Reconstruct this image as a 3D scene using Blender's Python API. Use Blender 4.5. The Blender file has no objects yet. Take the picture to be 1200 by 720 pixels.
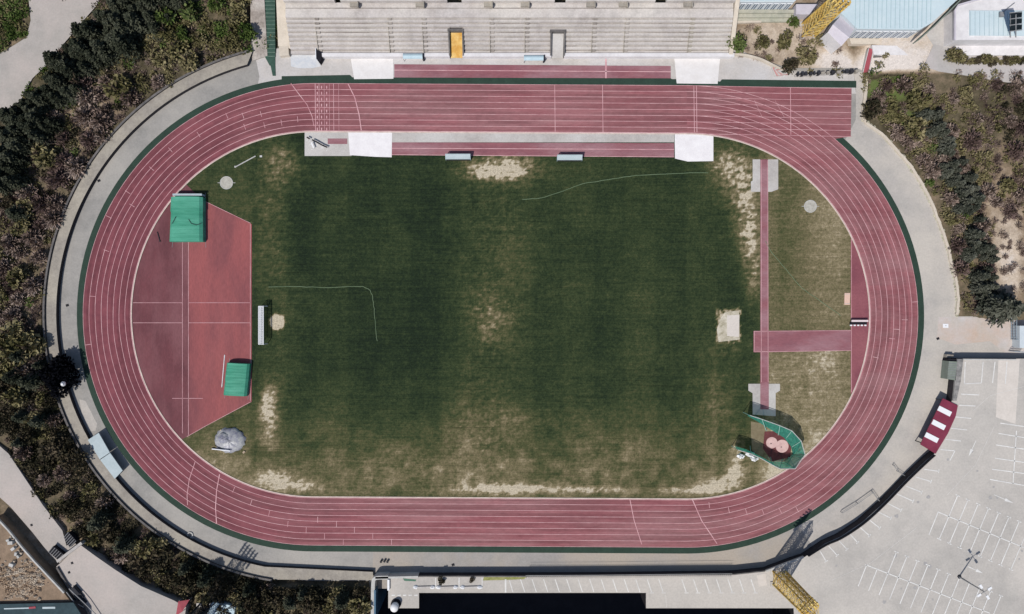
import bpy, math, random
import numpy as np
from mathutils import Vector, Matrix
random.seed(11); rng = np.random.default_rng(11)
S = 0.18            # metres per survey unit on the ground
H = 145.0           # flying height of the camera
sc = bpy.context.scene
col = sc.collection

def W(px, py, z=0.0):
    """plan position (metres) of a surveyed point whose height is z"""
    k = (H - z) / H * S
    return Vector(((px - 600) * k, (360 - py) * k, z))

def lin1(v):
    v /= 255.0
    return v / 12.92 if v <= .04045 else ((v + .055) / 1.055) ** 2.4
def C(r, g, b, k=1.22):
    return (lin1(r) / k, lin1(g) / k, lin1(b) / k, 1)

# ------------------------------------------------------------------ materials
def mat(name, c1, c2=None, scale=.6, c3=None, scale3=.05, rough=.85, stretch=(1, 1, 1), amt=1.0, amt3=1.0,
        fine=.10, bump=0, spec=.25, metal=0, alpha=1, lo=.35, hi=.65, lo3=.42, hi3=.62):
    m = bpy.data.materials.new(name); m.use_nodes = True
    nt = m.node_tree; N = nt.nodes; L = nt.links
    b = N['Principled BSDF']; b.inputs['Roughness'].default_value = rough
    b.inputs['Specular IOR Level'].default_value = spec; b.inputs['Metallic'].default_value = metal
    b.inputs['Alpha'].default_value = alpha
    geo = N.new('ShaderNodeNewGeometry'); mp = N.new('ShaderNodeMapping')
    mp.inputs['Scale'].default_value = stretch
    L.new(geo.outputs['Position'], mp.inputs['Vector'])
    def noise(s, det=6):
        n = N.new('ShaderNodeTexNoise'); n.inputs['Scale'].default_value = s; n.inputs['Detail'].default_value = det
        n.inputs['Roughness'].default_value = .65
        L.new(mp.outputs['Vector'], n.inputs['Vector']); return n
    def ramp(n, a, z, k):
        r = N.new('ShaderNodeMapRange'); r.inputs[1].default_value = a; r.inputs[2].default_value = z
        r.inputs[4].default_value = k; L.new(n.outputs['Fac'], r.inputs[0]); return r
    def mix(fac, A, B, mode='MIX'):
        x = N.new('ShaderNodeMix'); x.data_type = 'RGBA'; x.blend_type = mode
        if isinstance(fac, float): x.inputs[0].default_value = fac
        else: L.new(fac, x.inputs[0])
        for i, v in ((6, A), (7, B)):
            if isinstance(v, tuple): x.inputs[i].default_value = v
            else: L.new(v, x.inputs[i])
        return x.outputs[2]
    out = c1
    if c2: out = mix(ramp(noise(scale), lo, hi, amt).outputs[0], out, c2)
    if c3: out = mix(ramp(noise(scale3), lo3, hi3, amt3).outputs[0], out, c3)
    if fine:
        f = N.new('ShaderNodeMapRange'); f.inputs[1].default_value = .3; f.inputs[2].default_value = .7
        f.inputs[3].default_value = 1 - fine; f.inputs[4].default_value = 1 + fine
        L.new(noise(2.6, 3).outputs['Fac'], f.inputs[0])
        out = mix(1.0, out, f.outputs[0], 'MULTIPLY')
    if isinstance(out, tuple): b.inputs['Base Color'].default_value = out
    else: L.new(out, b.inputs['Base Color'])
    if bump:
        bp = N.new('ShaderNodeBump'); bp.inputs['Strength'].default_value = bump; bp.inputs['Distance'].default_value = .1
        L.new(noise(1.5).outputs['Fac'], bp.inputs['Height']); L.new(bp.outputs[0], b.inputs['Normal'])
    return m

def leafmat(name, cols, rough=.7):
    m = bpy.data.materials.new(name); m.use_nodes = True
    nt = m.node_tree; N = nt.nodes; L = nt.links; b = N['Principled BSDF']
    b.inputs['Roughness'].default_value = rough; b.inputs['Specular IOR Level'].default_value = .05
    g = N.new('ShaderNodeNewGeometry'); r = N.new('ShaderNodeValToRGB')
    oi = N.new('ShaderNodeObjectInfo'); ns = N.new('ShaderNodeTexNoise'); ns.inputs['Scale'].default_value = .22
    ns.inputs['Detail'].default_value = 3
    L.new(g.outputs['Position'], ns.inputs['Vector'])
    a = N.new('ShaderNodeMath'); a.operation = 'MULTIPLY_ADD'; a.inputs[1].default_value = 1.5; a.inputs[2].default_value = -.5
    L.new(ns.outputs['Fac'], a.inputs[0])
    a2 = N.new('ShaderNodeMath'); a2.operation = 'MULTIPLY_ADD'; a2.inputs[1].default_value = .55
    L.new(g.outputs['Random Per Island'], a2.inputs[0]); L.new(a.outputs[0], a2.inputs[2])
    a3 = N.new('ShaderNodeMath'); a3.operation = 'MULTIPLY_ADD'; a3.inputs[1].default_value = .3
    L.new(oi.outputs['Random'], a3.inputs[0]); L.new(a2.outputs[0], a3.inputs[2])
    e = r.color_ramp.elements
    while len(e) < len(cols): e.new(.5)
    for i, c in enumerate(cols): e[i].position = i / (len(cols) - 1) * .9 + .05; e[i].color = c
    L.new(a3.outputs[0], r.inputs[0]); L.new(r.outputs[0], b.inputs['Base Color'])
    return m

M = {}
M['asphalt_w'] = mat('falloff_dark_asphalt', C(158, 154, 149), C(142, 139, 135), .5, C(170, 165, 158), .06, fine=.08)  # western asphalt darker than eastern: lens falloff put into the colours
M['asphalt_s'] = mat('south_asphalt', C(164, 159, 155), C(152, 148, 144), .5, C(174, 163, 150), .05, fine=.08)
M['asphalt_e'] = mat('pale_asphalt', C(186, 179, 172), C(172, 167, 161), .4, C(196, 188, 178), .06, fine=.08)
M['asphalt_n'] = mat('pale_concrete_ground', C(200, 193, 187), C(184, 178, 172), .5, C(200, 196, 194), .07, fine=.08)
M['parking'] = mat('car_park_asphalt', C(190, 184, 177), C(176, 171, 165), .22, C(199, 192, 184), .045, fine=.08)
M['patch'] = mat('pale_new_asphalt', C(216, 207, 198), C(208, 199, 190), .5, fine=.05)
M['band'] = mat('weathered_concrete_ledge', C(162, 155, 145), C(142, 135, 127), .7, C(172, 164, 150), .08, fine=.12)
M['wall'] = mat('rough_retaining_wall', C(120, 115, 112), C(90, 88, 88), .8, fine=.12)
M['coping'] = mat('pale_coping', C(198, 196, 192), C(180, 178, 174), .8, fine=.06)
M['track'] = mat('red_running_surface', C(158, 98, 106), C(144, 84, 94), .35, C(156, 110, 116), .09, stretch=(.25, 2.0, 1), fine=.13, rough=.9)
M['track'] = mat('red_running_surface', C(149, 94, 98), C(133, 79, 84), .35, C(149, 105, 107), .09, stretch=(.3, 1.8, 1), fine=.13, rough=.9)
def west_falloff(m, c1, c2, x0, x1):
    """lens falloff painted in: surface colour darker towards the west, with a ragged transition"""
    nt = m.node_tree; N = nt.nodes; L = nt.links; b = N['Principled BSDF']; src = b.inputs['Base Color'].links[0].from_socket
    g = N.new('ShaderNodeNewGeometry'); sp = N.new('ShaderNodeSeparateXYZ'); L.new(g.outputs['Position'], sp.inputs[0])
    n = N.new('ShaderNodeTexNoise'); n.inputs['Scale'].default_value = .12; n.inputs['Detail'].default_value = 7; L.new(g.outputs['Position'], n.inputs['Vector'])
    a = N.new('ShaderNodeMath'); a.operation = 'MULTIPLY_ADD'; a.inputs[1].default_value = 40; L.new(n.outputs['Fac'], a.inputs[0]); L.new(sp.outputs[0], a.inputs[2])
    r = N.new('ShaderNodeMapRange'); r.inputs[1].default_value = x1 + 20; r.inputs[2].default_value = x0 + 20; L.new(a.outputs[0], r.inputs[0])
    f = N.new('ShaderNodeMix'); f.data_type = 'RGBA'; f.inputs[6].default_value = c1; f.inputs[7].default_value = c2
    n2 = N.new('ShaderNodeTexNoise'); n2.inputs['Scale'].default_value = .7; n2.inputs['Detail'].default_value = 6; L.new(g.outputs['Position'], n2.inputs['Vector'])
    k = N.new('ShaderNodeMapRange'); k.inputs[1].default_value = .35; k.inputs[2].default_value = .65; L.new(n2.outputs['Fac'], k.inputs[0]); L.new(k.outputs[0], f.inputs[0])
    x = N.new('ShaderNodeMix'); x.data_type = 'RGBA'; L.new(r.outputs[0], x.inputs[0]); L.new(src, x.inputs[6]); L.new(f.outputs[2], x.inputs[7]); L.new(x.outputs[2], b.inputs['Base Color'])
def lane_wear(m):
    nt = m.node_tree; N = nt.nodes; L = nt.links; b = N['Principled BSDF']; src = b.inputs['Base Color'].links[0].from_socket
    a = N.new('ShaderNodeAttribute'); a.attribute_name = 'wear'
    g = N.new('ShaderNodeNewGeometry'); n = N.new('ShaderNodeTexNoise'); n.inputs['Scale'].default_value = .9; n.inputs['Detail'].default_value = 6; L.new(g.outputs['Position'], n.inputs['Vector'])
    k = N.new('ShaderNodeMath'); k.operation = 'MULTIPLY_ADD'; k.inputs[1].default_value = .8; L.new(n.outputs['Fac'], k.inputs[0]); 
    h = N.new('ShaderNodeMath'); h.operation = 'ADD'; h.inputs[1].default_value = -.4; L.new(a.outputs['Fac'], h.inputs[0]); L.new(h.outputs[0], k.inputs[2])
    up = N.new('ShaderNodeMapRange'); up.inputs[1].default_value = -.6; up.inputs[2].default_value = .6; up.inputs[3].default_value = .80; up.inputs[4].default_value = 1.16; L.new(k.outputs[0], up.inputs[0])
    x = N.new('ShaderNodeMix'); x.data_type = 'RGBA'; x.blend_type = 'MULTIPLY'; x.inputs[0].default_value = 1; L.new(src, x.inputs[6]); L.new(up.outputs[0], x.inputs[7]); L.new(x.outputs[2], b.inputs['Base Color'])
west_falloff(M['track'], C(128, 72, 79), C(116, 64, 72), -72, -28)  # darker west colours carry the lens falloff
lane_wear(M['track'])
M['dark_apron'] = mat('dull_red_apron', C(117, 68, 73), C(100, 60, 65), .17, C(126, 82, 86), .09, stretch=(1.5, .5, 1), fine=.12, rough=.9)
M['shaded_wall'] = mat('shade_dark_wall', C(58, 54, 58), C(44, 42, 46), .8, fine=.15)  # wall shade put into the colour, darker than the bare material
M['lichen'] = mat('lichened_rubble', C(196, 192, 172), C(160, 156, 136), 1.2, fine=.15)
M['joint'] = mat('dark_step_joint', C(150, 141, 134), C(124, 116, 110), .5, C(176, 168, 160), .12, fine=.15)
M['runway'] = mat('worn_red_runway', C(148, 95, 101), C(134, 86, 94), .4, C(158, 118, 124), .12, stretch=(.5, 1.4, 1), fine=.1, rough=.9)
M['dzone'] = mat('red_jump_apron', C(146, 86, 87), C(118, 70, 75), .16, C(156, 88, 88), .07, stretch=(1.6, .4, 1), fine=.11, rough=.9)
M['greenstrip'] = mat('green_rubber_strip', C(48, 68, 57), C(42, 60, 50), .5, fine=.12)
M['line'] = mat('white_line_paint', C(222, 180, 182), C(196, 142, 148), .5, fine=.0)
M['kerb'] = mat('cream_track_kerb', C(224, 206, 194), C(196, 176, 166), .6, fine=.05)
M['pline'] = mat('car_park_line_paint', C(232, 230, 226), C(208, 206, 203), .6, fine=.03)
M['sand'] = mat('pale_sand', C(232, 228, 226), C(222, 217, 214), .5, fine=.04)
M['sand2'] = mat('white_sand', C(240, 236, 236), C(228, 223, 224), .5, fine=.03)
M['pad'] = mat('pad_concrete', C(188, 182, 176), C(172, 166, 162), .5, C(198, 194, 190), .1, fine=.08)
M['road'] = mat('pale_concrete_road', C(178, 171, 165), C(166, 160, 154), .3, C(188, 177, 170), .06, fine=.07)
M['road2'] = mat('pale_street', C(188, 184, 180), C(178, 173, 170), .3, C(196, 188, 186), .06, fine=.06)
M['stand'] = mat('grandstand_concrete', C(202, 195, 191), C(184, 176, 171), .4, C(208, 201, 194), .08, fine=.10)
def island_tone(m, k):
    nt = m.node_tree; N = nt.nodes; L = nt.links; b = N['Principled BSDF']; src = b.inputs['Base Color'].links[0].from_socket
    g = N.new('ShaderNodeNewGeometry'); r = N.new('ShaderNodeMapRange'); r.inputs[3].default_value = 1 - k; r.inputs[4].default_value = 1 + k; L.new(g.outputs['Random Per Island'], r.inputs[0])
    n = N.new('ShaderNodeTexNoise'); n.inputs['Scale'].default_value = .35; n.inputs['Detail'].default_value = 8; n.inputs['Roughness'].default_value = .75; L.new(g.outputs['Position'], n.inputs['Vector'])
    s = N.new('ShaderNodeMapRange'); s.inputs[1].default_value = .5; s.inputs[2].default_value = .72; s.inputs[3].default_value = 1; s.inputs[4].default_value = .78; L.new(n.outputs['Fac'], s.inputs[0])
    for o in (r, s):
        x = N.new('ShaderNodeMix'); x.data_type = 'RGBA'; x.blend_type = 'MULTIPLY'; x.inputs[0].default_value = 1; L.new(src, x.inputs[6]); L.new(o.outputs[0], x.inputs[7]); src = x.outputs[2]
    L.new(src, b.inputs['Base Color'])
island_tone(M['stand'], .05)
M['white'] = mat('white_paint', C(236, 236, 238), None, fine=.03, rough=.6)
M['white_wall'] = mat('white_wall_paint', C(232, 228, 228), C(214, 210, 210), .4, fine=.05)
M['black'] = mat('black_sheet', C(28, 27, 34), None, fine=.2)
M['dark'] = mat('dark_grey_metal', C(56, 56, 62), C(44, 44, 48), 1.2, fine=.1)
M['grey'] = mat('grey_steel', C(150, 150, 152), C(128, 130, 132), 1.0, fine=.08, rough=.5)
M['mint'] = mat('green_sheet_cover', C(70, 152, 126), C(56, 136, 110), .5, C(86, 164, 138), .3, stretch=(.3, 2, 1), fine=.05, rough=.6)
M['minted'] = mat('green_sheet_cover_deep', C(58, 138, 112), C(50, 126, 100), .8, fine=.05, rough=.6)
M['bluepanel'] = mat('pale_blue_panel', C(186, 206, 214), C(174, 196, 206), .8, fine=.05, rough=.5)
M['blueroof'] = mat('pale_blue_roof_sheet', C(202, 218, 223), C(194, 211, 217), .6, C(211, 223, 226), .1, fine=.03, rough=.5)
M['shedroof'] = mat('pale_grey_shed_roof', C(178, 190, 194), C(166, 180, 184), .6, fine=.05, rough=.5)
M['lav'] = mat('lavender_roof', C(206, 200, 208), C(194, 188, 196), .5, fine=.04)
M['glass'] = mat('blue_window_glass', C(88, 108, 132), C(120, 140, 160), 1.5, fine=.05, rough=.15, spec=.5)
M['yellow'] = mat('yellow_tower_paint', C(216, 178, 84), C(186, 146, 62), 1.2, C(230, 204, 128), .6, fine=.1, rough=.5)
M['orange'] = mat('orange_floor', C(216, 168, 86), C(200, 150, 74), .8, C(226, 190, 120), .5, fine=.08)
M['redroof'] = mat('crimson_roof_sheet', C(132, 56, 76), C(122, 48, 68), .6, fine=.05, rough=.5)
M['red'] = mat('faded_red_paint', C(168, 84, 92), C(150, 70, 80), .6, fine=.08)
M['greencarpet'] = mat('green_stair_carpet', C(64, 92, 80), C(54, 78, 68), .8, fine=.12)
M['beige'] = mat('beige_render', C(214, 202, 186), C(200, 188, 172), .5, fine=.06)
M['dirt'] = mat('dry_soil', C(150, 128, 108), C(124, 106, 88), .4, fine=.15)
M['tealroof'] = mat('dark_teal_roof', C(58, 78, 84), C(46, 62, 68), .6, fine=.08)
M['net'] = mat('teal_netting', C(90, 178, 158), C(62, 148, 130), 1.5, fine=.25, alpha=.74)
def translucent(m):
    nt = m.node_tree; N = nt.nodes; L = nt.links; b = N['Principled BSDF']; out = N['Material Output']
    t = N.new('ShaderNodeBsdfTranslucent'); t.inputs['Color'].default_value = C(60, 190, 160); ad = N.new('ShaderNodeMixShader'); ad.inputs[0].default_value = .4
    L.new(b.outputs[0], ad.inputs[1]); L.new(t.outputs[0], ad.inputs[2]); L.new(ad.outputs[0], out.inputs['Surface'])
translucent(M['net'])
M['tealpipe'] = mat('pale_teal_pipe', C(150, 190, 178), None, fine=.05)
M['plastic'] = mat('crumpled_grey_plastic', C(150, 150, 164), C(112, 112, 128), 1.3, C(186, 186, 182), .5, fine=.15, rough=.35, bump=.5)
M['hose'] = mat('pale_hose', C(118, 134, 106), C(98, 116, 88), .3, fine=.1)
M['solar'] = mat('dark_solar_glass', C(26, 36, 44), C(20, 28, 36), 2, fine=.05, rough=.2)
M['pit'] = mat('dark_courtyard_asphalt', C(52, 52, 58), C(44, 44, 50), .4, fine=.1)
M['pinkdisc'] = mat('pinkish_concrete', C(222, 186, 182), C(206, 168, 166), 1, fine=.04)
M['disc'] = mat('worn_white_concrete', C(190, 186, 176), C(164, 160, 150), 1.6, fine=.08)
M['maroon'] = mat('dark_red_mat', C(118, 66, 68), C(96, 52, 54), .8, fine=.12)
M['tan'] = mat('bare_tan_soil', C(136, 124, 100), C(120, 106, 84), .8, fine=.12)
M['trunk'] = mat('bark', C(88, 74, 60), C(70, 58, 48), 2, fine=.15)
M['rock'] = mat('pale_limestone', C(186, 164, 140), C(160, 136, 112), 1.2, C(204, 190, 172), .5, fine=.15)
M['facade'] = mat('pale_blue_facade', C(206, 214, 218), C(196, 204, 210), .5, fine=.04)
M['greygreen'] = mat('grey_green_box', C(134, 142, 132), C(120, 128, 118), .6, fine=.06)
M['conifer'] = leafmat('conifer_needles', [C(30, 33, 27), C(45, 49, 39), C(62, 66, 53), C(86, 88, 74)])
M['eastpine'] = leafmat('east_pine_needles', [C(38, 42, 38), C(54, 58, 50), C(74, 77, 67), C(102, 103, 92)])
M['bush'] = leafmat('bush_leaves', [C(48, 62, 30), C(70, 88, 42), C(88, 104, 54), C(108, 118, 74)])
M['olive'] = leafmat('olive_scrub', [C(66, 65, 40), C(92, 89, 58), C(116, 110, 76), C(142, 132, 100)])
M['drys'] = leafmat('dry_scrub', [C(80, 68, 63), C(114, 97, 89), C(146, 127, 117), C(176, 158, 146)])
M['darks'] = leafmat('dark_scrub', [C(30, 30, 22), C(48, 47, 36), C(70, 65, 50), C(98, 88, 72)])
M['mauve'] = leafmat('mauve_scrub', [C(78, 64, 60), C(104, 86, 82), C(132, 112, 106)])
M['blacktree'] = leafmat('shadow_black_foliage', [C(7, 8, 12), C(12, 13, 18), C(18, 19, 25)], rough=1)  # near-black colour stands for the tree and its shadow together

# ------------------------------------------------------------------ object helpers
ORG = {}
def tag(o, label=None, cat=None, group=None, kind=None):
    if label: o['label'] = label
    if cat: o['category'] = cat
    if group: o['group'] = group
    if kind: o['kind'] = kind
    return o
def thing(name, label, cat, loc=(0, 0, 0), group=None):
    o = bpy.data.objects.new(name, None); col.objects.link(o); o.location = loc
    o.empty_display_size = .2
    ORG[o.name] = Vector(loc); return tag(o, label, cat, group)
def copy_tree(o, parent=None):
    c = o.copy(); col.objects.link(c)
    if parent: c.parent = parent
    for ch in o.children: copy_tree(ch, c)
    return c
class MB:
    def __init__(s): s.v = []; s.f = []
    def quad(s, *p):
        n = len(s.v); s.v += [Vector(q) for q in p]; s.f.append(tuple(range(n, n + len(p)))); return s
    def prism(s, pts, z0, z1, top=None):
        """pts: world xy outline; top: optional different outline at z1"""
        n = len(s.v); k = len(pts); t = top or pts
        a = sum(pts[i][0] * pts[(i + 1) % k][1] - pts[(i + 1) % k][0] * pts[i][1] for i in range(k))
        if a < 0: pts = list(pts)[::-1]; t = list(t)[::-1]
        zz1 = z1 if isinstance(z1, (list, tuple)) else [z1] * k
        if a < 0 and isinstance(z1, (list, tuple)): zz1 = list(z1)[::-1]
        s.v += [Vector((p[0], p[1], z0)) for p in pts] + [Vector((p[0], p[1], zz1[i])) for i, p in enumerate(t)]
        s.f.append(tuple(range(n + k, n + 2 * k))); s.f.append(tuple(range(n + k - 1, n - 1, -1)))
        for i in range(k): s.f.append((n + i, n + (i + 1) % k, n + k + (i + 1) % k, n + k + i))
        return s
    def box(s, cx, cy, z0, sx, sy, sz, rot=0):
        c, d = math.cos(rot), math.sin(rot)
        p = [(cx + a * sx / 2 * c - b * sy / 2 * d, cy + a * sx / 2 * d + b * sy / 2 * c) for a, b in ((-1, -1), (1, -1), (1, 1), (-1, 1))]
        return s.prism(p, z0, z0 + sz)
    def tube(s, p0, p1, r, n=8, r1=None):
        p0, p1 = Vector(p0), Vector(p1); d = (p1 - p0).normalized(); r1 = r if r1 is None else r1
        u = d.cross(Vector((0, 0, 1)) if abs(d.z) < .9 else Vector((1, 0, 0))).normalized(); w = d.cross(u)
        k = len(s.v)
        for P, R in ((p0, r), (p1, r1)):
            for i in range(n):
                a = 2 * math.pi * i / n; s.v.append(P + (u * math.cos(a) + w * math.sin(a)) * R)
        for i in range(n): s.f.append((k + i, k + (i + 1) % n, k + n + (i + 1) % n, k + n + i))
        s.f.append(tuple(range(k + n - 1, k - 1, -1))); s.f.append(tuple(range(k + n, k + 2 * n))); return s
    def path(s, pts, r, n=6):
        for a, b in zip(pts, pts[1:]): s.tube(a, b, r, n)
        return s
    def disc(s, c, r, z0, z1, n=28):
        return s.prism([(c[0] + r * math.cos(2 * math.pi * i / n), c[1] + r * math.sin(2 * math.pi * i / n)) for i in range(n)], z0, z1)
    def pieces(s, name, m, parent=None):
        """one object for every connected piece"""
        up = list(range(len(s.v)))
        def find(a):
            while up[a] != a: up[a] = up[up[a]]; a = up[a]
            return a
        for f in s.f:
            for q in f[1:]: up[find(q)] = find(f[0])
        groups = {}
        for f in s.f: groups.setdefault(find(f[0]), []).append(f)
        out = []
        for fs in groups.values():
            ids = sorted({q for f in fs for q in f}); re_ = {q: i for i, q in enumerate(ids)}
            b = MB(); b.v = [s.v[q] for q in ids]; b.f = [tuple(re_[q] for q in f) for f in fs]; out.append(b.build(name, m, parent))
        return out
    def build(s, name, m, parent=None, smooth=False):
        me = bpy.data.meshes.new(name); off = ORG[parent.name] if parent else Vector((0, 0, 0))
        me.from_pydata([tuple(p - off) for p in s.v], [], s.f); me.materials.append(m)
        if smooth: me.polygons.foreach_set('use_smooth', [True] * len(me.polygons))
        me.update()
        o = bpy.data.objects.new(name, me); col.objects.link(o)
        if parent: o.parent = parent
        ORG[o.name] = off; return o
def ngon_sheet(name, pts, z, m, kind='structure'):
    b = MB(); b.quad(*[Vector((p[0], p[1], z)) for p in pts]); o = b.build(name, m)
    # face up
    if o.data.polygons[0].normal.z < 0: o.data.flip_normals()
    if kind: o['kind'] = kind
    return o
def sheet(name, px, z, m, kind='structure'): return ngon_sheet(name, [W(x, y, z) for x, y in px], z, m, kind)
def offset(pts, d, closed=False):
    out = []; n = len(pts)
    for i, p in enumerate(pts):
        a = pts[(i - 1) % n] if (closed or i > 0) else p
        c = pts[(i + 1) % n] if (closed or i < n - 1) else p
        t = Vector((c[0] - a[0], c[1] - a[1])).normalized()
        out.append((p[0] - t.y * d, p[1] + t.x * d))
    return out
def ribbon(b, pts, w, z, closed=False):
    L = offset(pts, w / 2, closed); R = offset(pts, -w / 2, closed); n = len(pts)
    for i in range(n if closed else n - 1):
        j = (i + 1) % n
        b.quad((R[i][0], R[i][1], z), (R[j][0], R[j][1], z), (L[j][0], L[j][1], z), (L[i][0], L[i][1], z))
    return b
def wallstrip(b, pts, w, z0, z1, closed=False):
    L = offset(pts, w / 2, closed); R = offset(pts, -w / 2, closed); n = len(pts)
    k = len(b.v)
    for i in range(n):
        b.v += [Vector((L[i][0], L[i][1], z0)), Vector((R[i][0], R[i][1], z0)), Vector((R[i][0], R[i][1], z1)), Vector((L[i][0], L[i][1], z1))]
    for i in range(n if closed else n - 1):
        a = k + 4 * i; c = k + 4 * ((i + 1) % n)
        for q in range(4): b.f.append((a + q, a + (q + 1) % 4, c + (q + 1) % 4, c + q))
    if not closed: b.f += [(k, k + 3, k + 2, k + 1), (k + 4 * n - 4, k + 4 * n - 3, k + 4 * n - 2, k + 4 * n - 1)]
    return b
def Wp(pts, z=0): return [W(x, y, z) for x, y in pts]
def smooth_path(pts, n=6):
    out = []
    for i in range(len(pts) - 1):
        p0 = pts[max(i - 1, 0)]; p1 = pts[i]; p2 = pts[i + 1]; p3 = pts[min(i + 2, len(pts) - 1)]
        for k in range(n):
            t = k / n
            out.append(tuple(.5 * (2 * p1[a] + (p2[a] - p0[a]) * t + (2 * p0[a] - 5 * p1[a] + 4 * p2[a] - p3[a]) * t * t + (3 * p1[a] - p0[a] - 3 * p2[a] + p3[a]) * t ** 3) for a in (0, 1)))
    return out + [tuple(pts[-1])]
LC, RC = (368, 368.5), (805, 371)
def loop(r, n=72):
    """stadium outline in survey units, starting at the top-left tangent, running clockwise"""
    p = []
    for i in range(n + 1):
        a = math.pi / 2 - math.pi * i / n
        p.append((RC[0] + r * math.cos(a), RC[1] - r * math.sin(a)))
    for i in range(n + 1):
        a = -math.pi / 2 - math.pi * i / n
        p.append((LC[0] + r * math.cos(a), LC[1] - r * math.sin(a)))
    return p
def ring(name, r0, r1, z, m):
    A, B = loop(r0), loop(r1); b = MB(); n = len(A)
    for i in range(n):
        j = (i + 1) % n
        b.quad(W(*A[i], z), W(*B[i], z), W(*B[j], z), W(*A[j], z))
    o = b.build(name, m); o.data.flip_normals() if o.data.polygons[0].normal.z < 0 else None
    o['kind'] = 'structure'; return o
def lattice(nx, ny, seed):
    r = np.random.default_rng(seed); return r.random((ny, nx))
def vnoise(x, y, f, seed):
    """smooth value noise on arrays"""
    g = lattice(256, 256, seed); u = x * f; v = y * f
    i = np.floor(u).astype(int); j = np.floor(v).astype(int); a = u - i; c = v - j
    a = a * a * (3 - 2 * a); c = c * c * (3 - 2 * c); i %= 255; j %= 255
    return (g[j, i] * (1 - a) + g[j, i + 1] * a) * (1 - c) + (g[j + 1, i] * (1 - a) + g[j + 1, i + 1] * a) * c
def fbm(x, y, f, seed, o=4):
    s = 0; k = 1; t = 0
    for q in range(o): s = s + k * vnoise(x + 1000, y + 1000, f * 2 ** q, seed + q); t += k; k *= .55
    return s / t
def sstep(a, b, x):
    t = np.clip((x - a) / (b - a), 0, 1); return t * t * (3 - 2 * t)
# ------------------------------------------------------------------ terrain
def caps(px, py):
    x = np.asarray(px, float); y = np.asarray(py, float)
    t = np.clip((x - LC[0]) / (RC[0] - LC[0]), 0, 1)
    return np.hypot(x - (LC[0] + t * (RC[0] - LC[0])), y - (LC[1] + t * (RC[1] - LC[1])))
def tz(px, py):
    px = np.asarray(px, float); py = np.asarray(py, float); d = caps(px, py)
    west = (px < 437) & (d > 316) & ~((px > 292) & (py < 200))
    zl = .85 + 1.5 * sstep(318, 430, d)
    east = sstep(1008, 1030, px) * sstep(312, 420, d) * (py < 372) * 1.6
    far = sstep(-150, -30, py) * sstep(-1200, -300, px) * sstep(1700, 1400, px)
    z = -.12 + far * np.where(west, zl + .12, east)
    z = np.where((px > 436) & (px < 975) & (py > 668) & (py < 905), -10.5, z)
    z = np.where((px >= 975) & (py > 668), -.6, z)
    return z
def tzf(x, y): return float(tz(x, y))
xs = np.concatenate([[-9000, -3000, -1200, -500], np.arange(-200, 1408, 8), [1700, 2400, 4200, 10000]]).astype(float)
ys = np.concatenate([[-9000, -3000, -1200, -500], np.arange(-200, 928, 8), [1200, 1900, 3600, 9000]]).astype(float)
GX, GY = np.meshgrid(xs, ys); GZ = tz(GX, GY)
rough = (fbm(GX, GY, .05, 3) - .5) * .5
inside = (caps(GX, GY) < 330) | ((GY > 360) & (GX > 430)) | (GY < 100) & (GX > 290)
GZ = GZ + np.where(inside, 0, rough)
def gridmesh(name, GX, GY, GZ, attr, m, keep=None):
    ny, nx = GX.shape; k = (H - GZ) / H * S
    co = np.stack([(GX - 600) * k, (360 - GY) * k, GZ], -1).reshape(-1, 3)
    idx = np.arange(ny * nx).reshape(ny, nx)
    q = np.stack([idx[1:, :-1], idx[1:, 1:], idx[:-1, 1:], idx[:-1, :-1]], -1).reshape(-1, 4)
    if keep is not None:
        kk = keep.reshape(-1)[q].any(1); q = q[kk]
        used = np.unique(q); re = -np.ones(ny * nx, int); re[used] = np.arange(len(used)); q = re[q]; co = co[used]; attr = attr.reshape(-1)[used]
    me = bpy.data.meshes.new(name); me.from_pydata(co.tolist(), [], q.tolist()); me.materials.append(m)
    a = me.attributes.new('wear', 'FLOAT', 'POINT'); a.data.foreach_set('value', attr.reshape(-1).astype(np.float32))
    me.update(); o = bpy.data.objects.new(name, me); col.objects.link(o); ORG[o.name] = Vector((0, 0, 0)); return o
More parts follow.
